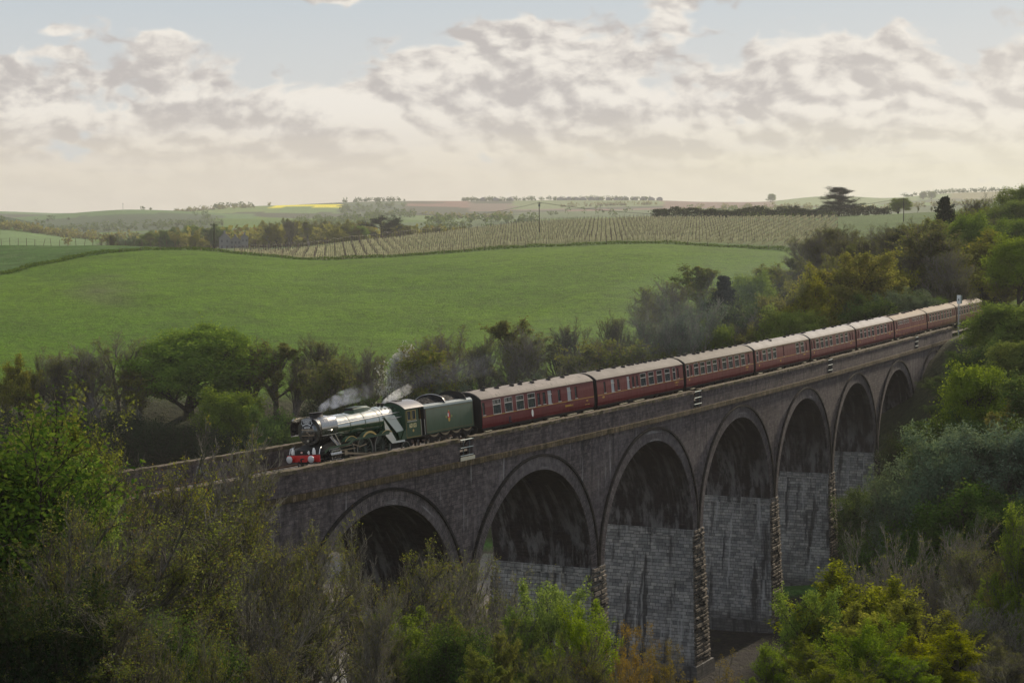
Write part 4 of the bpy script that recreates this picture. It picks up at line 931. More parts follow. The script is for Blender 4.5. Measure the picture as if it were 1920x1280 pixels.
for sx in (1,-1):
    m=MB(); m.box(min(sx*.7,sx*1.32),max(sx*.7,sx*1.32),Yl(-20.1),Yl(-19.),.82,1.42); m.tube([(sx*1.04,Yl(-20.2),1.12),(sx*1.04,Yl(-18.9),1.12)],.33,16); m.tube([(sx*1.04,Yl(-20.15),1.52),(sx*1.04,Yl(-18.95),1.52)],.16,12)
    cy=recalc(m.build('cylinder',mGloss,loco))
    e=MB(); e.box(min(sx*1.33,sx*1.345),max(sx*1.33,sx*1.345),Yl(-20.08),Yl(-19.02),1.40,1.44); e.box(min(sx*1.33,sx*1.345),max(sx*1.33,sx*1.345),Yl(-20.08),Yl(-19.02),.80,.835); e.box(min(sx*1.33,sx*1.345),max(sx*1.33,sx*1.345),Yl(-20.08),Yl(-20.03),.8,1.44); e.build('cylinder_trim',mPol,cy)
    m=MB(); m.tube([(sx*1.08,Yl(-18.9),1.12),(sx*1.08,Yl(-17.9),1.08)],.04,8); m.box(min(sx*.98,sx*1.16),max(sx*.98,sx*1.16),Yl(-18.3),Yl(-17.95),.95,1.25); m.box(min(sx*.98,sx*1.14),max(sx*.98,sx*1.14),Yl(-18.9),Yl(-16.9),1.28,1.34); m.build('crosshead',mRods,loco)
    m=MB(); m.loft([[(sx*1.05,Yl(-18.1),1.02),(sx*1.12,Yl(-18.1),1.02),(sx*1.12,Yl(-18.1),1.14),(sx*1.05,Yl(-18.1),1.14)],[(sx*1.05,Yl(-15.15),.62),(sx*1.12,Yl(-15.15),.62),(sx*1.12,Yl(-15.15),.80),(sx*1.05,Yl(-15.15),.80)]]); m.disc((sx*1.08,Yl(-15.15),.71),.16,'x',.12,12); recalc(m.build('connecting_rod',mRods,loco))
    m=MB(); m.loft([[(sx*.95,Yl(s),z-.06),(sx*1.02,Yl(s),z-.06),(sx*1.02,Yl(s),z+.06),(sx*.95,Yl(s),z+.06)] for s,z in ((-17.4,.71),(-12.93,.71))]); 
    for s in (-17.4,-15.15,-12.93): m.disc((sx*1.0,Yl(s),.71),.13,'x',.12,12)
    recalc(m.build('coupling_rod',mRods,loco))
    m=MB(); m.loft([[(sx*1.14,Yl(s),z-.035),(sx*1.18,Yl(s),z-.035),(sx*1.18,Yl(s),z+.035),(sx*1.14,Yl(s),z+.035)] for s,z in ((-17.3,1.62),(-16.4,1.35),(-15.6,1.45))]); m.loft([[(sx*1.19,Yl(s),z-.03),(sx*1.22,Yl(s),z-.03),(sx*1.22,Yl(s),z+.03),(sx*1.19,Yl(s),z+.03)] for s,z in ((-16.7,1.75),(-16.5,1.15))]); m.tube([(sx*1.1,Yl(-18.9),1.52),(sx*1.1,Yl(-17.3),1.55)],.035,6); recalc(m.build('valve_gear',mRods,loco))
# buffer beam
m=MB(); m.box(-1.31,1.31,Yl(-21.5),Yl(-21.4),.84,1.29); bb=m.build('buffer_beam',mRed,loco)
for x in (-.87,.87):
    m=MB(); m.tube([(x,Yl(-21.5),1.06),(x,Yl(-21.62),1.06),(x,Yl(-21.8),1.06)],[.19,.16,.13],14); bf=m.build('buffer',mRed,loco)
    m=MB(); m.tube([(x,Yl(-21.8),1.06),(x,Yl(-21.85),1.06),(x,Yl(-21.88),1.06),(x,Yl(-21.9),1.06)],[.10,.235,.24,.20],24); m.build('buffer_head',mat('buffer_face',(.50,.50,.50),.45,.5) if 'buffer_face' not in MATS else MATS['buffer_face'],bf)
m=MB(); m.tube([(0,Yl(-21.5),1.06),(0,Yl(-21.78),1.06),(0,Yl(-21.82),.95)],.05,8); m.tube([(0,Yl(-21.75),1.0),(0,Yl(-21.76),.65)],.045,6); m.tube([(.35,Yl(-21.5),.9),(.38,Yl(-21.62),.82),(.36,Yl(-21.6),.5)],.04,6); m.tube([(-.35,Yl(-21.5),.9),(-.38,Yl(-21.62),.82),(-.36,Yl(-21.6),.5)],.04,6); m.build('screw_coupling',mBlk,bb)
for x in (-.86,.84,.42):
    m=MB(); h=1. if abs(x)>.5 else .55
    m.tube([(x,Yl(-21.42),1.34),(x,Yl(-21.42),1.34+.26*h),(x,Yl(-21.42),1.34+.34*h),(x,Yl(-21.42),1.34+.44*h)],[.11*h,.11*h,.075*h,.05*h],12); m.tube([(x,Yl(-21.42),1.48),(x,Yl(-21.56),1.48)],.07*h,10); m.build('lamp',mWhite,loco)
m=MB(); m.disc((-.15,Yl(-21.43),1.47),.06,'y',.08,10); m.build('electric_lamp',mat('pinkish_lens',(.8,.5,.42),.3),loco)
m=MB()
for x in (-1.2,1.2): m.tube([(x,Yl(-21.35),1.34),(x,Yl(-21.2),1.7),(x*.9,Yl(-20.9),1.78)],.03,6)
m.build('handrail',mPol,loco)
# cab
cab=MB()
def xc(z): return 1.36
prof=[(-11.35,1.30),(-8.7,1.32),(-8.7,3.42),(-10.72,3.42),(-10.72,2.2),(-11.0,1.75)]
for sx in (1,-1):
    # side sheet with two window openings, built as strips
    ss=[-10.72,-10.5,-10.02,-9.86,-9.38,-8.98,-8.7]; 
    for i in range(6):
        a,b=ss[i],ss[i+1]; sp=[(1.32,2.62),(3.25,3.45)] if i in (1,3) else [(1.32,3.45)]
        if i==5: sp=[(1.32,2.55)]
        for z0,z1 in sp: cab.box(min(sx*1.32,sx*1.36),max(sx*1.32,sx*1.36),Yl(a),Yl(b),z0,z1)
    cab.prism([(Yl(-11.45),1.30),(Yl(-10.721),1.30),(Yl(-10.721),2.05),(Yl(-11.0),1.85)],'x',sx*1.32,sx*1.36)
    cab.prism([(Yl(-11.75),1.9),(Yl(-11.452),1.31),(Yl(-11.002),1.85),(Yl(-10.85),1.96)],'x',sx*1.24,sx*1.28)
fr=arcroof(3.45,3.97,1.36,14)
cab.loft([[(x,Yl(s),z) for x,z in [(-1.36,1.9)]+fr+[(1.36,1.9)]] for s in (-10.74,-10.68)])
co_=recalc(cab.build('cab',mGreenS,loco))
m=MB(); rr=arcroof(3.43,3.99,1.45,16); m.loft([[(x,Yl(s),z) for x,z in rr]+[(x*.98,Yl(s),z-.04) for x,z in rr[::-1]] for s in (-10.85,-8.25)])
m.box(-.4,.4,Yl(-10.2),Yl(-9.5),3.94,4.03); m.box(-1.1,-.62,Yl(-9.9),Yl(-9.3),3.86,3.9)
cr_=recalc(m.build('cab_roof',mat('cab_roof_grey_black',rough=.30,spec=.5,fn=streaky((.07,.055,.05),.28,.35,2,(.16,.12,.10),coat=.5)),loco))
for sx in (1,-1):
    for a,b in ((-10.5,-10.02),(-9.86,-9.38)):
        m=MB()
        for q in ((a-.03,a+.015,2.6,3.27),(b-.015,b+.03,2.6,3.27),(a-.03,b+.03,2.585,2.625),(a-.03,b+.03,3.245,3.275)): m.box(min(sx*1.362,sx*1.385),max(sx*1.362,sx*1.385),Yl(q[0]),Yl(q[1]),q[2],q[3])
        wo=m.build('cab_window',mBrass,co_); g=MB(); g.box(min(sx*1.33,sx*1.335),max(sx*1.33,sx*1.335),Yl(a),Yl(b),2.62,3.25); g.build('pane',mGlass,wo)
    m=MB(); m.box(min(sx*1.362,sx*1.43),max(sx*1.362,sx*1.43),Yl(-10.55),Yl(-9.3),2.48,2.53); m.build('arm_rest',mPol,co_)
    m=MB(); m.tube([(sx*1.38,Yl(-8.72),1.4),(sx*1.38,Yl(-8.72),2.55)],.02,6); m.tube([(sx*1.38,Yl(-8.25),1.4),(sx*1.38,Yl(-8.25),2.5)],.02,6); m.build('grab_rail',mPol,co_)
m=MB(); m.box(-1.3,1.3,Yl(-10.6),Yl(-8.1),1.28,1.36); m.box(-1.1,1.1,Yl(-10.65),Yl(-10.4),1.4,3.3); m.build('footplate',mBlk,loco)
text('60103',.42,side(Yl(-9.78),2.18,1.362),mat('cream_numerals',(.72,.60,.30),.5),co_,'cab_number',sx=.92)
m=MB(); m.disc((1.368,Yl(-9.78),1.83),.10,'x',.012,14); m.build('works_plate',mBrass,co_)
m=MB()
for z in (1.40,1.36): m.box(1.361,1.366,Yl(-10.68),Yl(-8.74),z,z+.012)
for q in (-10.68,-8.76): m.box(1.361,1.366,Yl(q),Yl(q)+.015,1.40,3.3)
m.build('lining',mGold,co_)
def front(x,z,s): return Matrix(((1,0,0,x),(0,0,-1,Yl(s)),(0,1,0,z),(0,0,0,1)))
# headboard and number plate on the smokebox front
m=MB(); hb=[(-.40,.17),(-.28,.22),(0,.25),(.28,.22),(.40,.17),(.37,.05),(.45,-.05),(.37,-.18),(.2,-.13),(0,-.1),(-.2,-.13),(-.37,-.18),(-.45,-.05),(-.37,.05)]
m.prism([(x,z+3.42) for x,z in hb],'y',Yl(-20.80),Yl(-20.83)); hbo=recalc(m.build('headboard',mat('headboard_white',(.50,.51,.52),.5),loco))
m=MB(); m.prism([(x*.9,z*.86+3.42) for x,z in hb],'y',Yl(-20.832),Yl(-20.838)); recalc(m.build('headboard_field',mBlk,hbo))
mW2=mat('white_letters',(.66,.66,.66),.5)
text('CATHEDRALS',.125,front(0,3.55,-20.842),mW2,hbo,'lettering',sx=.8)
text('EXPRESS',.15,front(0,3.43,-20.842),mW2,hbo,'lettering',sx=.9)
m=MB(); m.loft([[(x,Yl(-20.840),3.35-.10*(abs(x)/.3)**2),(x,Yl(-20.840),3.29-.10*(abs(x)/.3)**2),(x,Yl(-20.846),3.29-.10*(abs(x)/.3)**2),(x,Yl(-20.846),3.35-.10*(abs(x)/.3)**2)] for x in np.linspace(-.33,.33,9)]); recalc(m.build('ribbon',mW2,hbo))
m=MB(); m.box(-.33,.33,Yl(-20.80),Yl(-20.77),2.98,3.16); pl_=m.build('number_plate',mBlk,loco); text('60103',.19,front(0,3.07,-20.803),mW2,pl_,'numerals')
# tender ------------------------------------------------------------
ten=vehicle('tender',-4.7,label='dark green coal tender with a lion crest coupled behind the locomotive cab',cat='tender')
def Yt(s): return s+4.7
m=MB(); sec=[(-1.33,1.38),(1.33,1.38),(1.34,3.2),(1.30,3.38),(1.16,3.5),(1.10,3.50),(1.10,3.30),(-1.10,3.30),(-1.10,3.50),(-1.16,3.5),(-1.30,3.38),(-1.34,3.2)]
m.loft([[(x,Yt(s),z) for x,z in sec] for s in (-8.1,-1.15)]); tb_=recalc(m.build('tank',mGreenS,ten))
m=MB()
for sx in (1,-1): m.loft([[(sx*1.345,Yt(s),3.24),(sx*1.32,Yt(s),3.39),(sx*1.17,Yt(s),3.515),(sx*1.09,Yt(s),3.52),(sx*1.09,Yt(s),3.50),(sx*1.16,Yt(s),3.5),(sx*1.30,Yt(s),3.38)] for s in (-8.15,-1.12)])
recalc(m.build('top_sheen_strip',mat('painted_top_sheen',(.25,.27,.25),.22,.6),ten))  # pale metallic strip painted as sky sheen on the tender's curved top
m=MB(); m.box(-1.34,1.34,Yt(-8.2),Yt(-7.9),1.4,3.2); 
recalc(m.build('front_bulkhead',mBlk,ten))
for s,h in ((-5.05,.62),(-2.0,.62)):
    a=[(x,3.46+h*math.sqrt(max(0,1-(x/1.3)**2))) for x in np.linspace(-1.3,1.3,19)]
    m=MB(); m.prism([(-1.3,3.3)]+a+[(1.3,3.3)],'y',Yt(s),Yt(s+.06)); h_=recalc(m.build('coal_hoop',mBlk,ten))
    e=MB(); e.tube([(x,Yt(s),z+.01) for x,z in a],.022,6); e.build('hoop_beading',mPol if s<-4 else mBlk,h_)
rg2=np.random.default_rng(3); 
nx_,ny_=26,60; xs=np.linspace(-1.08,1.08,nx_); ys=np.linspace(-7.9,-2.1,ny_); X_,Y_=np.meshgrid(xs,ys)
Z_=3.32+.50*(1-(X_/1.15)**2)*np.interp(Y_,[-7.9,-7.,-5.2,-2.1],[.25,.8,1.2,.9])+rg2.uniform(-.07,.07,X_.shape)
V=np.stack([X_,Y_+4.7,Z_],-1).reshape(-1,3); I=(np.arange(ny_-1)[:,None]*nx_+np.arange(nx_-1)[None]).ravel(); F=np.stack([I,I+1,I+nx_+1,I+nx_],1)
add_obj('coal',fastmesh('coal',V,F,mat('black_coal',(.014,.014,.015),.85,spec=.15)),ten,kind='stuff')
m=MB(); m.box(-1.1,1.1,Yt(-8.0),Yt(-1.1),1.05,1.38); 
for sx in (1,-1): m.prism([(Yt(-8.0),1.36),(Yt(-1.1),1.36)]+[p for s in (-1.95,-3.55,-5.15,-6.75) for p in ((Yt(s+.55),1.0),(Yt(s+.28),.62),(Yt(s-.28),.62),(Yt(s-.55),1.0),(Yt(s-.8),1.16))][:-1]+[(Yt(-8.0),1.1)],'x',sx*1.10,sx*1.16)
recalc(m.build('frame',mUnder,ten))
for s in (-1.95,-3.55,-5.15,-6.75):
    for x in (.80,-.80): wheel(ten,Yt(s),.62,x,mUnder,0,mTyre,'wheel')
    for sx in (1,-1):
        m=MB(); m.box(min(sx*1.14,sx*1.26),max(sx*1.14,sx*1.26),Yt(s-.13),Yt(s+.13),.50,.80); m.loft([[(sx*1.17,Yt(s)+a,1.30-.22*(1-(a/.62)**2)),(sx*1.24,Yt(s)+a,1.30-.22*(1-(a/.62)**2)),(sx*1.24,Yt(s)+a,1.33-.1*(1-(a/.62)**2)),(sx*1.17,Yt(s)+a,1.33-.1*(1-(a/.62)**2))] for a in (-.62,-.3,0,.3,.62)]); recalc(m.build('axle_box',mRods,ten))
m=MB()
for a,b,c_,d_ in ((-7.95,-1.3,1.50,1.52),(-7.95,-1.3,3.12,3.14)): m.box(1.341,1.346,Yt(a),Yt(b),c_,d_)
for q in (-7.95,-1.3): m.box(1.341,1.346,Yt(q),Yt(q)+.02,1.5,3.14)
m.build('lining',mat('orange_lining',(.22,.12,.04),.5),ten)
m=MB(); m.box(-.6,.6,Yt(-1.15),Yt(-.45),1.2,3.5); m.build('gangway',mBlk,ten)
for sx in (-.87,.87): m=MB(); m.tube([(sx,Yt(-1.1),1.06),(sx,Yt(-.55),1.06)],.12,8); m.build('buffer',mBlk,ten)
# crest: red shield with white and gold
def poly_side(pts,m_,par,x=1.35,name='crest'):
    q=MB(); q.add([(x,Yt(-4.71)+a,2.42+b) for a,b in pts],[tuple(range(len(pts)))]); return q.build(name,m_,par)
c0=poly_side([(-.17,.25),(0,.36),(.17,.25),(.19,-.1),(0,-.30),(-.19,-.1)],mRed,ten)
poly_side([(-.17,.2),(-.03,.25),(-.02,-.02),(-.12,-.05),(-.18,.02)],mWhite,c0,1.353,'crest_lion'); poly_side([(-.14,-.12),(.15,-.12),(.13,-.32),(0,-.42),(-.13,-.32)],mGold,c0,1.353,'crest_wheel')
mOl=mat('crest_leaf',(.20,.22,.06),.5)
for a in (-.38,.38): poly_side([(a+.13*math.cos(t_),-.02+.10*math.sin(t_)) for t_ in np.linspace(0,2*PI,10,endpoint=False)],mOl,c0,1.352,'crest_roundel')
poly_side([(-.06,.34),(.06,.34),(.09,.46),(0,.42),(-.09,.46)],mGold,c0,1.353,'crest_crown')
# ------------------------------------------------------------------ trees
def leafmat(name,c1,c2,trans=.45,c3=None):
    m=bpy.data.materials.new(name); m.use_nodes=True; t=NT(m.node_tree)
    g=t.n('ShaderNodeNewGeometry').outputs; oi=t.n('ShaderNodeObjectInfo').outputs['Random']; pos=t.n('ShaderNodeTexCoord').outputs['Object']
    n=t.noise(pos,.9,3,.6)
    f=t.add(t.mul(g['Random Per Island'],.6),t.mapr(n,.3,.7,-.1,.5))
    c=t.mix(t.m('MINIMUM',f,1.),c1,c2)
    if c3: c=t.mix(t.mapr(g['Random Per Island'],.86,.93),c,c3)
    hs=t.n('ShaderNodeHueSaturation',{'Color':c,'Hue':t.mapr(oi,0,1,.487,.513,False),'Value':t.mapr(t.m('FRACT',t.mul(oi,7.3)),0,1,.82,1.2,False),'Saturation':t.mapr(t.m('FRACT',t.mul(oi,3.7)),0,1,.85,1.08,False)}).outputs[0]
    d=t.n('ShaderNodeBsdfDiffuse',{'Color':hs}); tr=t.n('ShaderNodeBsdfTranslucent',{'Color':t.mix(.35,hs,(.16,.17,.02))})
    mx=t.n('ShaderNodeMixShader',{0:trans,1:d.outputs[0],2:tr.outputs[0]})
    t.out(mx.outputs[0]); return m
def barkfn(c1,c2,moss):
    def f(t,p):
        pos=t.n('ShaderNodeTexCoord').outputs['Object']; n=t.noise(t.scale(pos,1,1,.3),5,4,.7); z=t.n('ShaderNodeSeparateXYZ',{'Vector':pos}).outputs[2]
        c=t.mix(t.mapr(n,.35,.65),c1,c2); c=t.mix(t.mul(t.mapr(t.noise(pos,.8,3,.6),.4,.65),moss),c,(.045,.055,.015)); t.nt.links.new(c,p.inputs['Base Color'])
    return f
BARK={'grey':mat('grey_bark',rough=.95,spec=.05,fn=barkfn((.060,.052,.045),(.15,.135,.115),.5)),
 'dark':mat('dark_bark',rough=.95,spec=.05,fn=barkfn((.030,.026,.020),(.075,.062,.048),.5)),
 'pale':mat('pale_twig_bark',rough=.95,spec=.05,fn=barkfn((.115,.105,.085),(.27,.25,.21),.3)),
 'olive':mat('olive_twig_bark',rough=.95,spec=.05,fn=barkfn((.050,.045,.033),(.22,.20,.155),.30)),
 'mauve':mat('brown_mauve_twig_bark',rough=.95,spec=.05,fn=barkfn((.11,.10,.09),(.23,.205,.185),.15))}
LEAF={'oak':leafmat('fresh_green_leaves',(.085,.150,.012),(.20,.29,.024),.5),
 'deep':leafmat('deep_green_leaves',(.030,.072,.014),(.085,.155,.026),.42),
 'spring':leafmat('spring_olive_green_leaves',(.085,.105,.014),(.22,.24,.030),.5),
 'gloom':leafmat('dark_ivy_leaves',(.010,.022,.010),(.026,.050,.018),.2),
 'lime':leafmat('lime_green_leaves',(.105,.185,.014),(.22,.31,.024),.5),
 'yellow':leafmat('yellow_green_leaves',(.16,.19,.010),(.36,.36,.018),.5),
 'gold':leafmat('olive_gold_leaves',(.120,.130,.016),(.26,.25,.030),.48,(.19,.14,.03)),
 'bud':leafmat('olive_buds',(.105,.125,.028),(.200,.215,.048),.45,(.19,.14,.04)),
 'flush':leafmat('young_bronze_green_leaves',(.085,.105,.016),(.26,.29,.040),.45,(.20,.115,.03)),
 'rust':leafmat('rusty_young_leaves',(.19,.12,.025),(.30,.20,.045),.4),
 'willow':leafmat('grey_green_leaves',(.070,.120,.065),(.170,.235,.145),.38),
 'blue':leafmat('blue_green_ivy',(.025,.055,.030),(.060,.105,.060),.3),
 'pine':leafmat('dark_needles',(.010,.020,.011),(.028,.042,.022),.1),
 'white':leafmat('white_blossom',(.55,.53,.47),(.72,.70,.64),.3)}
def unit(v): return v/np.maximum(np.linalg.norm(v,axis=-1,keepdims=True),1e-9)
def grow(rng,P0,D0,L0,R0,levels,m=4,wob=.12):
    """levels: list of dict(n,t0,t1,ang,ratio,up,rr). returns list of (pts[n,m+1,3], rad[n,m+1])"""
    out=[]; 
    def poly(P,D,L,r0,r1,wob,up):
        n=len(P); pts=np.empty((n,m+1,3)); pts[:,0]=P; d=D.copy()
        for i in range(m):
            d=unit(d+rng.normal(0,wob,(n,3))+np.array([0,0,up])/m); pts[:,i+1]=pts[:,i]+d*(L/m)[:,None]
        rad=r0[:,None]*(1-np.linspace(0,1,m+1)[None])+r1[:,None]*np.linspace(0,1,m+1)[None]
        return pts,rad
    P=np.array(P0,float); D=unit(np.array(D0,float)); L=np.array(L0,float); Rr=np.array(R0,float)
    pts,rad=poly(P,D,L,Rr,Rr*.45,wob*.5,.1); out.append((pts,rad,L))
    for lv in levels:
        pp,pr,pL=out[-1]; n=len(pp); k=lv['n']
        t=(np.tile(np.linspace(lv['t0'],lv['t1'],k),(n,1))+rng.uniform(-.5,.5,(n,k))*(lv['t1']-lv['t0'])/k).clip(.05,1.)
        idx=np.repeat(np.arange(n),k); tt=t.ravel()*m; i0=np.minimum(tt.astype(int),m-1); f=(tt-i0)[:,None]
        A=pp[idx,i0]; B=pp[idx,i0+1]; base=A*(1-f)+B*f; dd=unit(B-A); rb=pr[idx,i0]*(1-f[:,0])+pr[idx,i0+1]*f[:,0]
        perp=unit(np.cross(dd,rng.normal(0,1,(len(idx),3)))); ang=(lv['ang']+rng.normal(0,.18,len(idx)))[:,None]
        ang=ang*(1-.35*t.ravel()[:,None])
        d=unit(dd*np.cos(ang)+perp*np.sin(ang)+np.array([0,0,lv.get('up',0)]))
        Lc=pL[idx]*lv['ratio']*rng.uniform(.65,1.2,len(idx))*(1-lv.get('tap',.45)*np.abs(t.ravel()-lv.get('pk',.3)))
        r0=np.minimum(rb*.75,rb*lv.get('rr',.6)); r0=np.maximum(r0,lv.get('rmin',.008))
        q=poly(base,d,Lc,r0,r0*.4,lv.get('wob',wob),lv.get('cu',.25)); out.append((q[0],q[1],Lc))
    return out
def tubes(levels,sides=(7,5,4,3,3,3),skip=()):
    V=[];F=[];b=0
    for li,(pts,rad,_) in enumerate(levels):
        if li in skip: continue
        k=sides[min(li,len(sides)-1)]; n,m1,_=pts.shape
        d=unit(np.gradient(pts,axis=1)); ref=np.where(np.abs(d[...,2:3])>.9,np.array([1.,0,0]),np.array([0,0,1.]))
        a=unit(np.cross(d,ref)); c=np.cross(d,a); th=np.arange(k)*2*PI/k
        v=pts[:,:,None]+(a[:,:,None]*np.cos(th)[None,None,:,None]+c[:,:,None]*np.sin(th)[None,None,:,None])*rad[:,:,None,None]
        V.append(v.reshape(-1,3)); i=np.arange(n)[:,None,None]*m1*k+np.arange(m1-1)[None,:,None]*k
        j=np.arange(k)[None,None]; q=np.stack([i+j,i+(j+1)%k,i+k+(j+1)%k,i+k+j],-1).reshape(-1,4)+b; F.append(q); b+=n*m1*k
    return np.concatenate(V),np.concatenate(F)
def leaves(rng,C_,size,asp=.6,flat=.0,clump=0.,norm=None):
    n=len(C_); s=size*rng.uniform(.45,1.7,n)[:,None]
    a=unit(rng.normal(0,1,(n,3))+np.array([0,0,flat])*0); nn=unit(rng.normal(0,1,(n,3))*(1-flat)+np.array([0,0,1.])*flat)
    if norm is not None: nn=unit(nn+norm*.7)
    a=unit(np.cross(nn,a)); b=np.cross(nn,a)*asp
    V=np.stack([C_-a*s,C_+b*s*.9-a*s*.1,C_+a*s,C_-b*s*.9-a*s*.1],1).reshape(-1,3)
    return V,np.arange(n*4).reshape(-1,4)
PROTO={}
def proto(name,bark,leaf,seed,H=12.,trunk=.35,stems=1,spread=1.,lev=None,nleaf=10000,ls=.2,jit=.3,lean=.12,leaflev=(-1,),tmin=.25,leaf2=None,flat=.3,dome=0,cl=.40,trs=.45,asp=.6,skip=()):
    rng=np.random.default_rng(seed)
    P0=rng.normal(0,.12*(stems>1),(stems,3))*[1,1,0]*2; D0=np.array([0,0,1.])+rng.normal(0,lean,(stems,3))+ (P0*.35 if stems>1 else 0)
    L=grow(rng,P0-[0,0,.6],D0,np.full(stems,H*trs),np.full(stems,trunk)*(rng.uniform(.6,1,stems) if stems>1 else 1),lev)
    tv,tf=tubes(L,skip=skip)
    pts=np.concatenate([L[q][0][:,1:].reshape(-1,3) for q in leaflev])
    # scale everything so that the tree is H tall
    zmax=np.percentile(pts[:,2],99.5); k=H/zmax; q=pts[pts[:,2]>zmax*.45]; cc=q.mean(0)*[.85,.85,0]; tv=tv-cc; pts=pts-cc
    tv=tv*k; pts=pts*k
    tme=fastmesh('trunk',tv,tf,BARK[bark],smooth=True)
    nl=min(nleaf,10**6)
    ph=rng.uniform(0,6,9); w_=sum(np.sin(pts@(rng.normal(0,1,3)*2.1/(H/12))+ph[i]) for i in range(6))/2.5+rng.normal(0,.25,len(pts)); pk=pts[w_>np.quantile(w_,cl)]
    if dome:
        cc_=pts[pts[:,2]>H*.3].mean(0); rr=float(np.percentile(np.hypot(pts[:,0]-cc_[0],pts[:,1]-cc_[1]),90)); u_=unit(rng.normal(0,1,(dome,3))*[1,1,.9]); u_[:,2]=np.where(u_[:,2]<-.75,-u_[:,2],u_[:,2])
        ce=np.array([cc_[0],cc_[1],H*.56])+u_*np.array([rr,rr,H*.42])*rng.uniform(.6,1.,(dome,1)); q=np.repeat(ce,220,0)+rng.normal(0,1,(dome*220,3))*[.55,.55,.32]*(H/12); q=q[q[:,2]<H*1.02]; pk=np.concatenate([pk,q[rng.integers(0,len(q),len(pk)//2+len(q)//2)]])
    c=pk[rng.integers(0,len(pk),nl)]; c=c+rng.normal(0,jit,c.shape); c=c[(c[:,2]>H*.06)]
    cen=np.array([0,0,H*.55]); lv,lf=leaves(rng,c,ls,asp,flat,norm=unit(c-cen))
    cme=fastmesh('crown',lv,lf,LEAF[leaf])
    PROTO[name]=(tme,cme,float(np.percentile(c[:,2],99.4)),float(np.percentile(np.abs(c[:,0]),95)+np.percentile(np.abs(c[:,1]),95))/2)
def lv(n,t0,t1,ang,ratio,up=0.,**k): return dict(n=n,t0=t0,t1=t1,ang=ang,ratio=ratio,up=up,**k)
# broad leafy crowns
broad=[lv(12,.16,1,1.0,.85,.12,tap=.35,pk=.25),lv(7,.3,1,.85,.55,.1),lv(6,.2,1,.8,.5,.05),lv(4,.2,1,.8,.55,0.)]
for i in range(2): proto('oak%d'%i,'dark','oak',11+i,H=13,trunk=.34,lev=broad,nleaf=60000,ls=.105,jit=.30,leaflev=(-1,-2),dome=80,lean=.05,cl=.3,skip=(4,))
proto('sycamore','dark','oak',15,H=12,trunk=.3,lev=broad,dome=60,lean=.05,nleaf=50000,ls=.105,jit=.34,leaflev=(-1,),skip=(4,))
for i in range(2): proto('deep%d'%i,'dark','deep',21+i,H=9,trunk=.25,stems=3,lev=broad,nleaf=46000,ls=.095,jit=.3,leaflev=(-1,-2),skip=(4,),trs=.4,lean=.25)
for i in range(2): proto('willow%d'%i,'grey','willow',31+i,H=9,trunk=.2,stems=5,lev=[lv(7,.3,1,.7,.7,.3),lv(7,.2,1,.6,.6,.3),lv(6,.2,1,.6,.5,.3),lv(3,.2,1,.5,.6,.4)],nleaf=52000,ls=.085,asp=.34,jit=.22,leaflev=(-1,),skip=(4,),trs=.5,lean=.3)
up_=[lv(8,.3,1,.62,.62,.35,tap=.5),lv(7,.25,1,.6,.55,.25),lv(6,.2,1,.6,.5,.15),lv(5,.15,1,.6,.5,.1)]
upf=[lv(8,.3,1,.66,.62,.35,tap=.4),lv(8,.25,1,.62,.55,.22),lv(7,.2,1,.65,.5,.12),lv(6,.15,1,.7,.5,.05)]
for i in range(3): proto('bare%d'%i,'mauve' if i!=1 else 'grey','bud',41+i,H=12,trunk=.25,stems=2+i,lev=upf,nleaf=7000,ls=.06,jit=.12,trs=.55,lean=.16)
for i in range(2): proto('bud%d'%i,'olive','bud',51+i,H=12,trunk=.26,stems=1+i,lev=up_,nleaf=12000,ls=.10,jit=.18,trs=.5,lean=.15,leaflev=(-1,))
for i in range(2): proto('gold%d'%i,'dark','gold',61+i,H=12,trunk=.3,lev=broad,nleaf=30000,ls=.115,jit=.28,leaflev=(-1,),skip=())
proto('goldbush','olive','gold',66,H=6,trunk=.12,stems=6,lev=up_[:3],nleaf=26000,ls=.052,jit=.2,lean=.35,trs=.5,leaflev=(-1,-2))
proto('mist','pale','willow',67,H=8,trunk=.14,stems=6,lev=up_,nleaf=14000,ls=.055,jit=.15,lean=.3,trs=.5)
# foreground kinds with finer twigs and leaves
fine=[lv(9,.25,1,.75,.62,.25,tap=.4),lv(8,.2,1,.7,.55,.15),lv(7,.15,1,.7,.5,.1,rmin=.009),lv(6,.1,1,.7,.55,.05,rmin=.006)]
for i in range(3): proto('thicket%d'%i,('olive','grey','olive')[i],'flush',71+i,H=12,trunk=.22,stems=3,lev=fine,nleaf=17000,ls=.046,jit=.10,trs=.45,lean=.28,cl=.5)
for i in range(2): proto('fresh%d'%i,'grey','lime' if i else 'spring',76+i,H=12,trunk=.2,stems=2,lev=fine,nleaf=42000,ls=.062,jit=.14,trs=.45,lean=.2)
proto('maple','dark','yellow',81,H=10,trunk=.2,stems=2,lev=fine,nleaf=46000,ls=.062,jit=.13,trs=.42,lean=.22,leaflev=(-1,))
proto('birch','dark','lime',83,H=9,trunk=.12,stems=3,lev=[lv(12,.15,1,.85,.55,.2,tap=.5,pk=.1),lv(8,.15,1,.75,.5,.1),lv(7,.1,1,.7,.5,.05,rmin=.007)],nleaf=38000,ls=.055,jit=.14,trs=.75,lean=.15,leaflev=(-1,))
proto('hazel','pale','rust',85,H=5,trunk=.06,stems=6,lev=[lv(6,.2,1,.45,.6,.4),lv(6,.2,1,.5,.5,.3),lv(4,.2,1,.6,.5,.1,rmin=.006)],nleaf=14000,ls=.030,jit=.07,trs=.65,lean=.25)
for i in range(2): proto('dry%d'%i,'pale','bud',87+i,H=9,trunk=.16,stems=3,lev=fine,nleaf=2600,ls=.045,jit=.06,trs=.45,lean=.3)
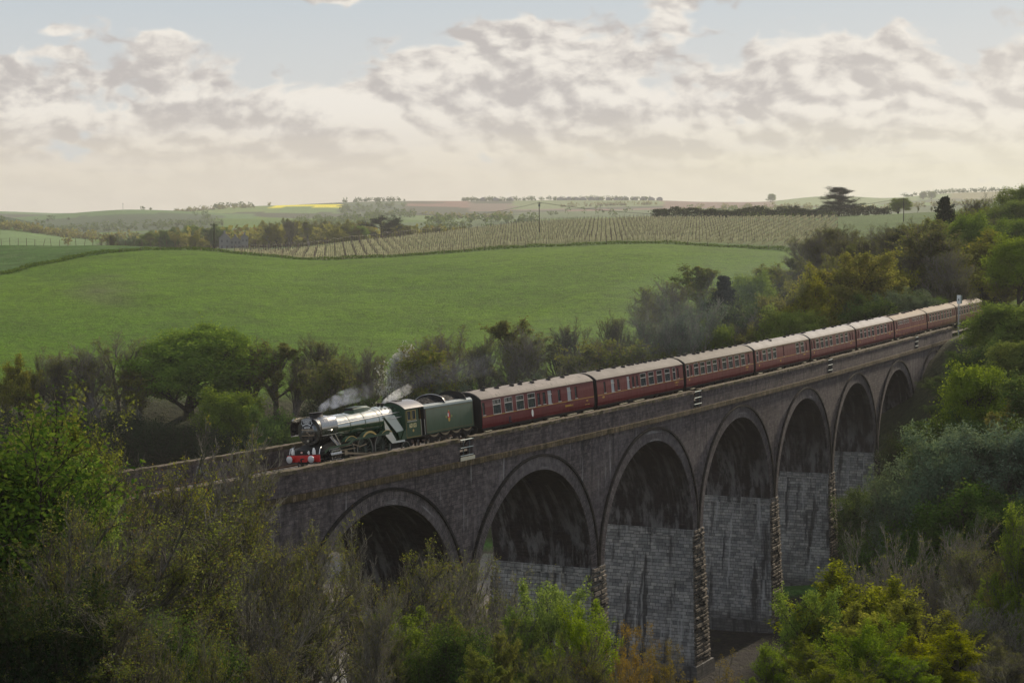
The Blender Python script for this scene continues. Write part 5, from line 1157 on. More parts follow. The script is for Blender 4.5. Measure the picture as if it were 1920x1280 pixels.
proto('ivy','dark','deep',91,H=6,trunk=.1,stems=7,lev=fine[:3],nleaf=50000,ls=.046,jit=.26,trs=.55,lean=.4,leaflev=(-1,-2,-3))
proto('gloom','dark','gloom',92,H=6,trunk=.1,stems=7,lev=fine[:3],nleaf=36000,ls=.055,jit=.26,trs=.55,lean=.4,leaflev=(-1,-2,-3))
proto('blossom','grey','white',93,H=6,trunk=.1,stems=2,lev=up_[:3],nleaf=5200,ls=.075,jit=.12,trs=.6,lean=.12,leaflev=(-1,))
# conifers
def conifer(name,H,seed,wide=.28,dense=46,spread_top=0):
    rng=np.random.default_rng(seed); n=dense
    z=H*np.linspace(.1,.98,n); az=rng.uniform(0,2*PI,n)
    base=np.stack([0*z,0*z,z],-1); L_=H*wide*(1-z/H)**.75+.35
    k=5; base=np.repeat(base,k,0); az=np.arange(n*k)*2.4+rng.uniform(-.4,.4,n*k); L_=np.repeat(L_,k)*rng.uniform(.55,1.25,n*k)
    D=np.stack([np.cos(az),np.sin(az),rng.uniform(-.15,.35,n*k)],-1)
    trunk=[(np.stack([np.zeros(5),np.zeros(5),np.linspace(-.5,H,5)],-1)[None],np.linspace(H*.02,.02,5)[None],np.array([H]))]
    m_=4; pts=np.empty((n*k,m_+1,3)); pts[:,0]=base; d=unit(D)
    for i in range(m_): d=unit(d+[0,0,.05]+rng.normal(0,.06,d.shape)); pts[:,i+1]=pts[:,i]+d*(L_/m_)[:,None]
    rad=np.linspace(.05,.01,m_+1)[None]*np.ones((n*k,1))
    tv,tf=tubes(trunk+[(pts,rad,L_)],sides=(7,3)); tme=fastmesh('trunk',tv,tf,BARK['dark'])
    q=rng.integers(0,n*k,24000); t_=rng.uniform(.15,1,24000)*m_; i0=np.minimum(t_.astype(int),m_-1); f=(t_-i0)[:,None]
    c=pts[q,i0]*(1-f)+pts[q,i0+1]*f+rng.normal(0,1,(24000,3))*[.16,.16,.10]*(L_[q,None]*.25+.5)
    lv_,lf=leaves(rng,c,H*.013,.35,.5); PROTO[name]=(tme,fastmesh('crown',lv_,lf,LEAF['pine']),H,H*wide)
conifer('spruce',12,5,.40,56)
def cedar(name,H,seed,sprd=.55,nl=16):
    rng=np.random.default_rng(seed); n=nl
    z=H*np.concatenate([np.linspace(.16,.97,n)])
    Lb=H*sprd*(1.1-.75*(z/H))*rng.uniform(.6,1.15,n); az=np.arange(n)*2.4+rng.uniform(-.5,.5,n)
    D=unit(np.stack([np.cos(az),np.sin(az)*.8,rng.uniform(.15,.5,n)],-1)); m_=6; pts=np.empty((n,m_+1,3)); pts[:,0]=np.stack([0*z,0*z,z*.85],-1); d=D
    for i in range(m_): d=unit(d+rng.normal(0,.12,d.shape)+[0,0,-.02]); pts[:,i+1]=pts[:,i]+d*(Lb/m_)[:,None]
    rad=np.linspace(H*.016,H*.003,m_+1)[None]*np.ones((n,1))
    sub=grow(rng,[[0,0,0]],[[0,0,1]],[1],[.1],[])
    trunk=[(np.stack([np.array([0,.1,-.1,.1,.0])*H*.05,np.zeros(5),np.linspace(-.5,H*.93,5)],-1)[None],np.linspace(H*.035,.04,5)[None],np.array([H]))]
    k=7; idx=np.repeat(np.arange(n),k); tt=rng.uniform(.3,1,n*k)*m_; i0=np.minimum(tt.astype(int),m_-1); f=(tt-i0)[:,None]
    b0=pts[idx,i0]*(1-f)+pts[idx,i0+1]*f; a2=rng.uniform(0,2*PI,n*k); d2=unit(np.stack([np.cos(a2),np.sin(a2),rng.uniform(-.1,.4,n*k)],-1)+unit(pts[idx,-1]-pts[idx,0])*.9)
    L2=Lb[idx]*rng.uniform(.18,.42,n*k); p2=np.stack([b0+d2*(L2*j/3)[:,None] for j in range(4)],1)
    tv,tf=tubes(trunk+[(pts,rad,Lb),(p2,np.linspace(H*.005,.015,4)[None]*np.ones((n*k,1)),L2)],sides=(7,5,3)); tme=fastmesh('trunk',tv,tf,BARK['dark'])
    N=30000; q=rng.integers(0,n*k,N); t_=rng.uniform(0,1.1,N)[:,None]; c=p2[q,0]*(1-t_)+p2[q,3]*t_+rng.normal(0,1,(N,3))*[.04,.04,.016]*H
    lv_,lf=leaves(rng,c,H*.012,.5,.75); PROTO[name]=(tme,fastmesh('crown',lv_,lf,LEAF['pine']),H,H*sprd)
cedar('cedar',12,7,.58,34); cedar('cedarlow',7,9,1.0,11)
# ------------------------------------------------------------------ planting
rt=random.Random(77); NTREE=[0]
def plant(kind,px,Y,top=None,h=None,label=None,group=None,name='tree',cat='tree',wide=1.,z=None,rot=None,lean=0.):
    """a tree standing at distance Y in picture column px; its height from h metres or from the picture row of its top"""
    x=(px-960)/FPX*Y; g=G(x,Y) if z is None else z
    tme,cme,H,rad=PROTO[kind]
    if h is None: h=max(1.5,zpix(top,Y)-g)
    k=h/H
    if wide>5: wide=min(2.0,max(.78,wide/(k*rad*FPX/Y)))
    e=empty(name,(x,Y,g-.05),(lean,0,rt.uniform(0,6.28) if rot is None else rot),label=label,cat=cat,group=group); e.scale=(k*wide,k*wide,k)
    a=add_obj('trunk',tme,e); b=add_obj('crown',cme,e); NTREE[0]+=1
    return e
def table(group,cat,txt,name='tree'):
    for r in txt.strip().split('\n'):
        k,px,Y,top,hw,lab=r.split('|'); plant(k,float(px),float(Y),top=float(top),label=lab,group=group,name=name,cat=cat,wide=float(hw))
table('trees along the foot of the meadow','tree','''gold0|30|288|672|45|small golden tree at the left edge of the row below the meadow
bare0|75|292|652|30|thin brown bare tree between the small golden tree and the wide bare thicket
bare1|105|288|668|42|low grey bare tree left of the wide bare thicket below the meadow
bare2|152|290|655|58|wide brown bare thicket left of the tall forked bare tree
bare0|215|294|622|58|tall bare forked tree standing just left of the large round green tree
bud1|250|288|690|50|low budding tree under the tall forked bare tree
oak0|367|294|614|108|largest round bright green tree in the row behind the railway
bare1|472|294|640|40|grey bare tree touching the right side of the large round green tree
sycamore|435|278|735|55|spreading green tree in front of the right edge of the large round tree
bud0|520|292|644|48|olive budding tree with dense top right of the large round green tree
bare2|562|294|662|30|slim bare tree between two olive budding trees
bare1|600|294|632|50|tall grey bare tree above and left of the locomotive chimney
bud1|612|284|672|45|green budding tree in front of the tall grey bare tree above the chimney
bare0|655|294|652|42|brown bare tree right of the green budding tree above the boiler
bare2|692|292|655|32|last bare tree before the white blossom tree
blossom|748|288|652|24|small tree in white blossom behind the locomotive cab
bare2|812|290|628|52|wide bare tree with mauve twigs above the coal tender
bud1|800|284|650|50|leafier twiggy tree in front of the wide mauve bare tree above the tender
bare0|860|296|612|60|bare tree with dense rounded head above the front of the first coach
bare1|905|288|640|40|dim bare tree between the two rounded heads above the first coach
bud0|958|294|600|56|tall round headed tree with yellow tinged top and fan of dark stems
bare2|985|288|625|45|fan of dark stems standing right of the yellow tinged round head
bare1|1065|296|605|48|pale bare tree with open fan of stems above the first coach joint
bud1|1100|288|640|42|budding tree just right of the open pale bare tree
bare0|1045|281|692|50|low mauve bush right above the joint of the first and second coach
bare2|1112|281|690|60|rounded brown bush above the second coach''','tree')
table('undergrowth bushes behind the railway','bush','''deep0|512|270|772|52|rounded bluish green bush just left of the smoke deflector
gloom|455|274|805|50|dark bush left of the rounded bluish green bush behind the far parapet
gloom|400|275|800|60|dark ivy clad bush above the painted letters on the far wall
gloom|335|276|795|60|dark ivy thicket under the large round green tree
gloom|270|276|785|60|dark leafy bush below the tall forked bare tree
gloom|200|276|775|60|dark leafy bush under the wide bare thicket
ivy|130|276|772|60|dark bush under the low grey bare tree
gloom|60|276|768|60|dark leafy bush under the small golden tree
gloom|565|280|775|50|dark ivy bush right behind the locomotive chimney
gloom|625|280|750|50|dark bush behind the boiler of the locomotive
ivy|690|280|748|50|dark ivy bush behind the locomotive cab
gloom|770|280|740|55|dark bush behind the front of the tender
willow0|850|280|722|50|grey green bush behind the rear of the tender
gloom|930|280|715|55|dark bush behind the front half of the first coach
willow1|1010|280|708|50|grey green bush behind the middle of the first coach''','bush')
table('trees on the slope behind the coaches','tree','''bare1|1150|300|590|42|grey bare tree at the lower left corner of the wooded slope
bare0|1205|300|570|48|grey bare tree next to the lowest corner of the wooded slope
bud1|1190|285|640|48|budding tree in front of the lowest grey bare trees of the slope
mist|1210|292.8|662|50|pale blue grey twiggy bush above the second coach roof
mist|1165|291.2|685|36|small pale twiggy bush left of the blue grey one above the second coach
goldbush|1270|290|670|48|golden bush right above the joint of second and third coach
goldbush|1322|292.8|656|45|second golden bush above the third coach roof
bare2|1255|330|528|62|rounded dark grey bare tree at the edge of the meadow
bare0|1225|325|548|52|dark grey bare tree left below the rounded one at the meadow edge
bud0|1318|345|500|58|olive rounded tree at the upper edge of the meadow wood
mist|1302|300|546|78|pale grey fluffy rounded bush crown in the middle of the slope
mist|1268|292|572|62|lower pale grey fluffy crown in the middle of the slope
sycamore|1348|292.8|610|34|small bright green tree between pale grey and golden bushes
spruce|1357|305|516|26|dark narrow conifer on the slope above the third coach
sycamore|1405|320|515|45|bright green tree right of the dark narrow conifer
deep1|1385|305|560|36|deep green tree close against the dark narrow conifer
bud1|1442|345|497|45|yellow tinged tree at the top right corner of the meadow
bare1|1480|350|500|45|faint brown bare tree behind the top corner of the meadow wood
gold0|1522|300|505|46|golden rounded tree above the fourth coach
gold1|1482|300|560|55|golden brown tree lower left of the rounded golden tree
bare2|1425|298|590|50|brown twiggy tree between the golden trees and the third coach
bud0|1390|292.8|622|50|olive twiggy tree right behind the third coach roof
goldbush|1440|294|614|45|yellow green bush above the joint of third and fourth coach
sycamore|1492|292.8|582|58|yellow green leafy tree directly above the fourth coach
goldbush|1548|295.2|590|45|golden bush above the rear of the fourth coach
gold1|1610|310|474|80|broad yellow crowned tree with a dark forked trunk above the fifth coach
gold0|1662|318|482|56|broad yellow crown right of the dark forked trunk
bare0|1580|330|480|55|twiggy tree behind the broad yellow crowned tree
bare1|1560|410|426|72|large grey bare tree at the right end of the vineyard
bare2|1522|400|445|45|grey bare tree hiding the corner of the vineyard
bare0|1630|420|424|60|grey bare tree right of the large one at the vineyard end
bare1|1668|400|430|50|grey bare tree below the dark evergreen clump
deep0|1640|295|560|58|ivy covered dark tree above the fifth coach
willow0|1690|300|545|50|blue green ivy clad tree above the sixth coach
deep1|1728|308|556|42|dark ivy covered tree above the seventh coach
bare1|1705|330|470|45|bare tree with slender dark trunk above the sixth coach
bud1|1748|330|425|52|tall tree with pale ivy clad trunk above the seventh coach
bare2|1778|322|470|40|bare tree right of the pale ivy clad trunk
cedarlow|1705|400|425|48|dark flat evergreen clump on the top of the slope
bud0|1742|380|412|45|olive tree in front of the pointed spruce
spruce|1771|400|368|30|dark pointed spruce standing out against the far hills
sycamore|1818|380|402|40|rounded yellow green tree right of the dark pointed spruce
gold0|1862|348|440|86|large golden green crown at the right edge above the last coach
sycamore|1912|300|445|50|golden green crown cut by the right edge of the view
bare1|1795|320|520|40|bare tree left below the large golden green crown
bud0|1838|352|500|45|twiggy tree with pale stems above the last coach
bud1|1885|300|520|50|tall twiggy tree at the right edge with climbing ivy
oak1|1900|420|378|45|dim green tree on the skyline at the right edge
bud0|1850|430|390|50|dim olive tree on the skyline right of the pointed spruce
bud1|1812|440|393|45|low dim tree on the skyline beside the pointed spruce
oak0|1918|430|352|45|highest dim tree top on the skyline at the right edge
deep0|1860|410|410|70|dark leafy mass below the dim skyline trees
bud0|1895|350|450|45|olive crown behind the golden green crowns at the right edge''','tree')
table('trees beyond the wall on the right bank','tree','''oak1|1900|225|570|80|bright green tree on the right bank level with the last coach
oak0|1925|200|640|60|bright green leafy tree at the right edge below the signal
deep1|1868|215|640|55|deep green tree left below the bright green tree on the right bank
oak1|1842|188|690|68|light green bushy tree in the middle of the right bank
deep0|1822|245|662|42|deep green tree close to the last visible arch
deep1|1797|240|712|40|dark green tree in front of the far arches
deep0|1752|228|792|45|dark green tree at the foot of the last tall arch
deep1|1768|258|704|38|dark leafy bush right of the last visible arch
deep0|1800|264|664|36|dark leafy bush at the end of the near parapet
gloom|1792|250|732|40|very dark bush on the bank below the end of the parapet
deep1|1762|246|765|34|low dark bush under the last visible arch
gloom|1712|222|815|45|dark bush half hiding the last tall pier
gold1|1912|175|745|42|brownish gold tree at the right edge of the bank
deep1|1790|185|785|60|dark green bush between light green tree and grey green willow
willow0|1790|165|808|115|large pale grey green willow on the right bank
willow1|1895|160|800|95|pale grey green willow cut by the right edge
willow0|1725|175|875|75|dark grey green willow left below the large pale one
deep0|1840|155|915|95|rounded dark green bush under the pale willows
willow1|1690|190|915|65|grey green bush nearest the pier foot on the grass bank
deep1|1625|228|925|32|dark shrub growing against the pier beside the grass bank
deep0|1905|150|940|70|dark green bush at the right edge under the pale willow
deep1|1750|165|955|75|dark green bush above the bare grey trees on the right
deep1|1665|205|1000|62|low dark green bush spreading onto the grass bank''','tree')
table('trees in the lower right corner','tree','''dry0|1700|128|1000|70|bare pale twigged tree left of the others in the lower right
dry1|1775|125|985|85|bare grey tree with a few yellow leaves in the lower right
thicket0|1850|120|1020|80|olive twiggy tree at the lower right
thicket1|1915|115|1000|60|dense twiggy tree cut by the lower right edge
fresh1|1928|112|960|38|tree with bright yellow green top at the lower right edge
dry0|1870|108|1110|90|pale bare branching tree low in the right corner
maple|1600|112|1082|105|bright yellow green maple lit on top in the lower right
maple|1700|106|1125|95|golden green tree right of the bright maple
maple|1775|100|1185|75|golden green tree sloping down to the right corner
birch|1522|110|1110|62|soft lime green birch left of the bright maple
birch|1640|100|1175|70|lime green tree in front of the bright maple
fresh1|1455|98|1222|52|low lime green bush at the foot of the dark river arch
fresh0|1560|94|1225|90|green bush in the bottom right foreground
fresh1|1715|92|1240|75|bright green bush at the bottom edge under the golden trees
thicket2|1900|92|1215|90|dark twiggy bush in the bottom right corner''','tree')
table('trees at the foot of the piers','tree','''birch|1037|120|1098|52|upright lime green tree in front of the second arch pier
birch|1092|112|1142|52|lime green tree right of the tallest upright one
fresh1|985|118|1152|55|light green bushy tree left of the tallest upright one
thicket1|1100|108|1205|70|twiggy green tree at the bottom right of the lime trees
fresh0|905|112|1165|50|green bush under the second arch
birch|762|112|1158|70|lime green tree left under the arch nearest the camera
ivy|832|108|1185|85|dense dark green bush at the bottom centre
thicket0|715|106|1185|60|twiggy olive tree at the bottom left of the dark bush
hazel|1183|118|1182|34|small rusty leaved sapling in front of the granite pier
hazel|1270|112|1218|68|rusty brown leaved bush by the river in front of the granite pier
hazel|1165|108|1238|60|rusty brown bush left of the sapling at the bottom edge
thicket0|868|146|1035|32|ivy clad tree climbing the pier between the first two arches
dry1|790|128|1045|60|grey bare twiggy tree inside the nearest arch opening
thicket2|725|122|1010|62|twiggy tree with yellow leaves in front of the nearest arch
dry0|945|135|1095|48|grey bare tree in front of the second arch pier face
fresh0|960|100|1225|70|bright green bush at the bottom edge left of centre
thicket1|1040|98|1235|70|olive twiggy bush at the bottom edge near the centre''','tree')
table('foreground trees on the left','tree','''fresh0|-25|88|716|150|leafy treetop half cut by the left edge of the foreground
fresh0|62|86|795|95|yellow green tree filling the gap behind the tall one at the left edge
thicket0|95|90|808|110|twiggy tree between the two leafy trees at the left edge
thicket1|10|80|800|120|twiggy green tree at the left edge under the tall leafy one
fresh0|22|86|735|125|tall leafy yellow green tree at the left edge of the foreground
fresh1|150|82|868|90|leafy green tree below the tall one at the left edge
thicket0|200|92|845|105|yellow flecked tree right of the tall leafy tree
thicket1|265|98|838|105|twiggy tree with golden flecks in the upper left foreground
thicket2|335|104|852|105|twiggy tree just left of the end of the far wall
dry1|372|108|815|105|pale bare twigs rising above the end of the wall
thicket0|405|104|940|105|golden brown twiggy tree covering the left end of the parapet
thicket2|480|102|970|90|brown twiggy tree in front of the wall left of the engine
thicket1|535|104|1000|70|twiggy tree in front of the brick wall below the engine
dry0|572|110|1015|45|olive twiggy tree hiding the left side of the nearest arch
thicket2|60|66|930|170|dark twiggy tree in the lower left foreground
thicket1|200|70|965|160|dark stemmed tree with green leaves in the left foreground
thicket0|320|74|970|150|dark stemmed twiggy tree in the middle of the left foreground
thicket2|430|78|1005|130|dense twiggy tree below the left end of the wall
dry0|480|76|1078|100|grey bare branching tree low in the left foreground
thicket1|530|82|1075|60|twiggy tree low in front of the wall left of the nearest arch
dry1|680|96|1110|55|bare grey twiggy tree at the bottom of the nearest arch
gloom|30|58|1090|120|dark green ivy thicket in the bottom left corner
ivy|330|66|1165|65|ivy covered stump low in the left foreground
thicket0|150|58|1120|140|dark twiggy bush at the bottom left
thicket2|290|60|1135|130|dark twiggy bush right of the bottom left one
thicket1|460|66|1200|110|dark twiggy bush at the bottom below the nearest arch''','tree')
# infill of the woods, trees nothing tells apart
ri=random.Random(21)
_lp=np.array([C(s_,0) for s_ in np.linspace(-60,200,80)]); _lpx=960+_lp[:,0]/_lp[:,1]*FPX
def lineY(p): return float(np.interp(p,_lpx,_lp[:,1]))
def infill(n,kinds,region,group,label,h=(9,13),name='tree'):
    for i in range(n):
        px=ri.uniform(*region[0]); lo,hi=region[1](px); Y=ri.uniform(lo,hi); plant(ri.choice(kinds),px,Y,h=ri.uniform(*h),label=label,group=group,wide=ri.uniform(1.,1.35))
infill(26,('bare0','bare1','bare2','bud0'),((1490,1760),lambda p:(330,430)),'twiggy trees filling the upper slope wood','grey twiggy tree filling the wood below the right end of the vineyard',(9,12))
infill(22,('bud0','bud1','bare2','gold1'),((1180,1500),lambda p:(268+(p-1180)*.03,290+(p-1180)*.10)),'trees filling the lower slope wood','olive twiggy tree filling the lower slope behind the third and fourth coach',(8,11))
infill(12,('bud0','oak1','sycamore','bare1'),((1760,1990),lambda p:(lineY(p)+32,460)),'trees filling the right skyline wood','leafy tree filling the wood below the right hand skyline',(10,13))
infill(9,('deep0','gloom','deep1'),((1800,1960),lambda p:(165+(1960-p)*.2,215)),'bushes filling the right bank','dark green bush filling the right bank below the far arches',(3,5),)
infill(14,('gloom','ivy'),((1500,1740),lambda p:(lineY(p)+30,lineY(p)+50)),'ivy bushes along the line','dark ivy bush behind the rear coaches',(5,7))

infill(16,('deep0','deep1','oak1','willow0','bud0'),((1985,2450),lambda p:(120,260)),'trees on the bank beyond the right edge','leafy tree on the right bank near the right edge of the view',(7,11))
infill(10,('thicket0','thicket1','fresh0','ivy'),((-330,-60),lambda p:(70,120)),'trees beyond the left edge','leafy tree just at the left edge of the view',(9,13))
# --- far things -----------------------------------------------------------
def gx(px,Y): return (px-960)/FPX*Y
# distant wood with the pale house
rw=random.Random(12)
WL={'gold':'golden crowned tree in the misty wood around the pale house','dim':'dim grey brown tree in the misty wood around the pale house','green':'dark green tree in the misty wood around the pale house'}
wood=[]
for i in range(52):
    px=rw.uniform(262,872); Y=rw.uniform(1040,1260)
    if 418<px<462 and Y<1165: continue
    top=float(np.interp(px,[262,300,370,420,520,640,760,880],[436,430,424,418,411,413,419,428]))+rw.uniform(-2,9)+(Y<1110)*9
    kind,lab=rw.choice((('gold0','gold'),('gold1','gold'),('bud0','dim'),('bud1','dim'),('oak1','green'),('gold0','gold'),('bare1','dim'))) if px>480 else rw.choice((('bud0','dim'),('oak1','green'),('deep0','green'),('bare1','dim'),('gold1','gold')))
    h=max(7.,zpix(top,Y)-G(gx(px,Y),Y)); plant(kind,px,Y,h=h,label=WL[lab],group='trees of the misty wood',wide=1.25)
for px,Y,top,k,lab in ((630,1045,428,'gold1','bright yellow round tree at the front of the misty wood'),(668,1045,425,'gold0','second bright yellow round tree at the front of the misty wood'),(367,1060,436,'gold0','small golden tree left of the pole in front of the misty wood'),(715,1120,402,'cedarlow','dark flat topped tree standing out of the misty wood'),
    (210,800,437,'bare1','dark bare tree standing alone on the left behind the post row'),(237,820,440,'mist','pale fuzzy bare tree beside the lone dark bare tree')):
    plant(k,px,Y,top=top,label=lab,wide=1.15)
hm=MB(); hx,hy=gx(437,1150),1150; hz=G(hx,hy)-1
mHouse=mat('pale_render_wall',(.19,.185,.18),.9); mSlate=mat('grey_slate_roof',(.14,.14,.145),.7); mWin=mat('dark_window',(.07,.075,.08),.3)
he=empty('country_house',(hx,hy,hz),(0,0,R(8)),label='pale gabled country house half hidden in the misty wood',cat='house')
def gable(par,x0,x1,y0,y1,h,rh,nwin=2,st=2,wall=None,roof=None,ch=True):
    m=MB(); m.loft([[(x0,y0,0),(x1,y0,0),(x1,y0,h),((x0+x1)/2,y0,h+rh),(x0,y0,h)],[(x0,y1,0),(x1,y1,0),(x1,y1,h),((x0+x1)/2,y1,h+rh),(x0,y1,h)]]); w_=recalc(m.build('wall',wall or mHouse,par))
    m=MB(); o=.35; m.loft([[(x0-o,y,h-.25),((x0+x1)/2,y,h+rh+.05),(x1+o,y,h-.25),(x1+o,y,h-.05),((x0+x1)/2,y,h+rh+.3),(x0-o,y,h-.05)] for y in (y0-.3,y1+.3)]); r_=recalc(m.build('roof',roof or mSlate,par))
    if ch: m=MB(); m.box((x0+x1)/2-.5,(x0+x1)/2+.5,y1-1.5,y1-.6,h+rh-.6,h+rh+1.1); m.build('chimney',wall or mHouse,r_)
    for s_ in range(st):
        for i in range(nwin):
            x=x0+(x1-x0)*(i+.5)/nwin; z=h/st*(s_+.35); m=MB(); m.box(x-.45,x+.45,y0-.04,y0+.05,z,z+1.3); m.build('window',mWin,par)
    return w_
gable(he,-7.5,-1.5,-4,4,6.5,3.0); gable(he,-1.48,4.5,-2,4,5.2,2.4,3); gable(he,4.52,8.5,-4,4,7.0,1.6,2)
# houses and trees along the far horizon
HS=[(1052,3,'white'),(1066,0,''),(1080,1,''),(1093,2,''),(1108,0,''),(1121,3,''),(1140,0,''),(1158,2,''),(1172,1,''),(1190,0,''),(1206,2,''),(1221,1,''),(1236,0,''),(905,1,''),(930,2,''),(958,0,'')]
for i,(px,v_,_) in enumerate(HS):
    Y=4080; x=gx(px,Y); e=empty('house',(x,Y,G(x,Y)-.5),(0,0,R((i*37)%50-25)),label='tiny pale house in the row along the far skyline',cat='house',group='houses on the far skyline')
    gable(e,-5-v_,5+v_,-4,4,4.5,2.8,2,1,ch=False)
FT=[(1446,3900,15),(1560,4080,14),(1730,3800,13),(1746,3790,14)]
for px,Y,h in FT: plant('oak1',px,Y,h=h,label='small hazy tree standing alone on the far skyline ridge',group='lone trees on the far ridges',wide=1.5)
# far woods on the hill slopes: masses nobody could count
def farwood(name,regs,n,h,leaf,seed,label):
    rng=np.random.default_rng(seed); C_=[]
    for (p0,p1,y0,y1),k in regs:
        px=rng.uniform(p0,p1,k); Y=rng.uniform(y0,y1,k); X=(px-960)/FPX*Y; g=ground(X,Y); hh=rng.uniform(.35,1.3,k)*h
        keep=vnoise(X/170,Y/170,7)+rng.uniform(-.15,.15,k)>.42; C_.append(np.stack([X,Y,g+hh*.5,hh],-1)[keep])
    C_=np.concatenate(C_); m=34; r=C_[:,3]
    c=np.repeat(C_[:,:3],m,0)+unit(rng.normal(0,1,(len(C_)*m,3)))*np.repeat(r,m)[:,None]*rng.uniform(.25,.62,(len(C_)*m,1))*[1,1,.85]
    v,f=leaves(rng,c,h*.13,.8,.2); o=add_obj(name,fastmesh(name,v,f,LEAF[leaf]),kind='stuff'); o['label']=label
farwood('far_woodland',[((-200,110,1850,2080),260),((-100,420,2450,2780),420),((60,400,2760,2860),120)],1,7.5,'deep',3,'blue hazy wood covering the far hillside at the left')
farwood('valley_woodland',[((560,720,2300,2620),160),((640,760,3300,3650),160),((700,790,2600,2700),60),((800,1000,1750,2060),140),((1000,1500,2500,2700),110)],1,8,'deep',5,'hazy dark woods scattered over the far valley fields')
farwood('wood_behind_house',[((262,880,1150,1300),230)],1,11,'gold',9,'mass of the misty golden wood behind the nearer trees of the pale house')
farwood('skyline_trees',[((862,1245,4060,4130),150),((400,480,3600,3640),30),((640,760,4080,4120),60),((1690,1890,4080,4120),70),((262,338,3020,3080),34),((0,60,2020,2080),30)],1,8,'deep',11,'small hazy trees dotted along the far skyline')
farwood('hedgerow_trees',[((0,200,1480,1530),130),((330,480,3500,3530),60),((-50,260,1750,1800),160),((700,960,2660,2680),80),((960,1500,3050,3080),130),((1240,1900,2640,2660),130),((1450,1900,3060,3080),120),((1050,1240,3600,3620),60),((500,650,3640,3660),40)],1,7,'gold',6,'thin hedgerows between the far fields')
# skyline trees by the dark hedge
plant('cedar',1572,930,top=345,label='large dark cedar with layered boughs standing on the skyline',name='cedar_tree',wide=46)
plant('cedarlow',1490,930,top=384,label='low spreading cedar left of the large cedar',name='cedar_tree',wide=1.1)
plant('cedarlow',1338,930,top=391,label='dark low evergreen at the left end of the dark hedge',name='tree',wide=.9)
for px,top,k,lab,*ww in ((1388,395,'bare0','low bare tree right of the dark low evergreen on the skyline'),(1425,392,'bare2','pale bare tree between the dark evergreen and the low cedar'),(1366,397,'bare1','small bare tree touching the dark low evergreen'),
    (1688,372,'oak1','round green tree standing alone right of the large cedar',19),(1720,386,'bud0','olive bush right of the round green tree on the skyline'),(1745,388,'bud1','second olive bush left of the pointed spruce'),(1605,388,'goldbush','small pale bush at the foot of the large cedar')):
    plant(k,px,935,top=top,label=lab,wide=ww[0] if ww else 1.2)
def hedge(name,pts,w_,h,leaf,dens,seed,size,**kw):
    rng=np.random.default_rng(seed); P=np.array(pts,float); seg=np.hypot(*(P[1:]-P[:-1]).T); cum=np.concatenate([[0],np.cumsum(seg)]); n=int(cum[-1]*dens)
    t=rng.uniform(0,cum[-1],n); x=np.interp(t,cum,P[:,0])+rng.normal(0,w_/2,n); y=np.interp(t,cum,P[:,1])+rng.normal(0,w_/2,n); g=ground(x,y)
    hh=h*(.65+.7*vnoise(t/3.5,t*0,seed)); c=np.stack([x,y,g+rng.uniform(0,1,n)**.7*hh],-1)
    v,f=leaves(rng,c,size,.6,0.); return add_obj(name,fastmesh(name,v,f,LEAF[leaf]),**kw)
def line(a,b,n=12): return [(gx(a[0]+(b[0]-a[0])*i/n,a[1]+(b[1]-a[1])*i/n),a[1]+(b[1]-a[1])*i/n) for i in range(n+1)]
hedge('hedge',line((1225,890),(1665,935)),1.6,3.0,'pine',110,3,.30,label='long dark hedge along the top edge of the vineyard',category='hedge') if 0 else tag(hedge('hedge',line((1225,890),(1665,935)),1.8,3.9,'gloom',150,3,.28),'long dark hedge along the top edge of the vineyard','hedge')
tag(hedge('hedge_bank',line((1330,945),(1560,950)),6,2.2,'oak',60,4,.3),'green grassy hedge bank behind the long dark hedge','hedge')
ed=[(gx(p,float(edge_curve(np.array([p]))[0])+2),float(edge_curve(np.array([p]))[0])+2) for p in range(-60,1500,20)]
tag(hedge('rough_grass',ed,1.6,.75,'deep',60,5,.16),'line of rough dark grass along the far edge of the meadow',kind='stuff')
# --- vineyard ------------------------------------------------------------
def vineguard(wd,h,post):
    m=MB(); m.box(-wd/2,wd/2,-wd/2,wd/2,-.1,h*.62); m.cur=1; m.box(-.035,.035,-.035,.035,h*.62,h); m.cur=0; return m
def vinefn(t,p):
    g=t.n('ShaderNodeNewGeometry').outputs['Random Per Island']; t.nt.links.new(t.mix(g,(.36,.32,.15),(.60,.53,.28)),p.inputs['Base Color'])
mGuard=mat('straw_vine_guard',rough=.9,fn=vinefn); mPost=mat('weathered_post',rough=.9,fn=streaky((.13,.095,.065),.8,.4,3,(.06,.05,.04)))
ca_,sa_=math.cos(.18),math.sin(.18); vp=[]
for r in range(-90,130):
    for k in range(0,200):
        u_=r*3.0; w2=520+k*2.2; x=u_*ca_+w2*sa_; y=-u_*sa_+w2*ca_
        if not(530<y<905): continue
        p=960+x/y*FPX
        if not(440<p<1570): continue
        e=float(edge_curve(np.array([p]))[0])
        top_=float(np.interp(p,[440,560,700,860,960,1100,1600],[640,690,760,830,880,900,905]))
        if y<e+28 or y>top_ or (840<y<858 and p>900): continue
        if vnoise(np.array([x/9]),np.array([y/9]),8)[0]<.12: continue
        vp.append((x,y,p,(k%5==0)))
vp.sort(key=lambda q:q[1])
base_me=vineguard(.20,1.05,0).build('vine_stake',[mGuard,mPost]); bme=base_me.data; bpy.data.objects.remove(base_me)
for x,y,p,b_ in vp[:290]:
    o=bpy.data.objects.new('vine_stake',bme); COL.objects.link(o); o.location=(x,y,G(x,y)); o.scale=(1,1,.85+rw.random()*.4)
    tag(o,'straw coloured vine stake in the nearest rows of the vineyard','vine stake','vine stakes nearest the meadow')
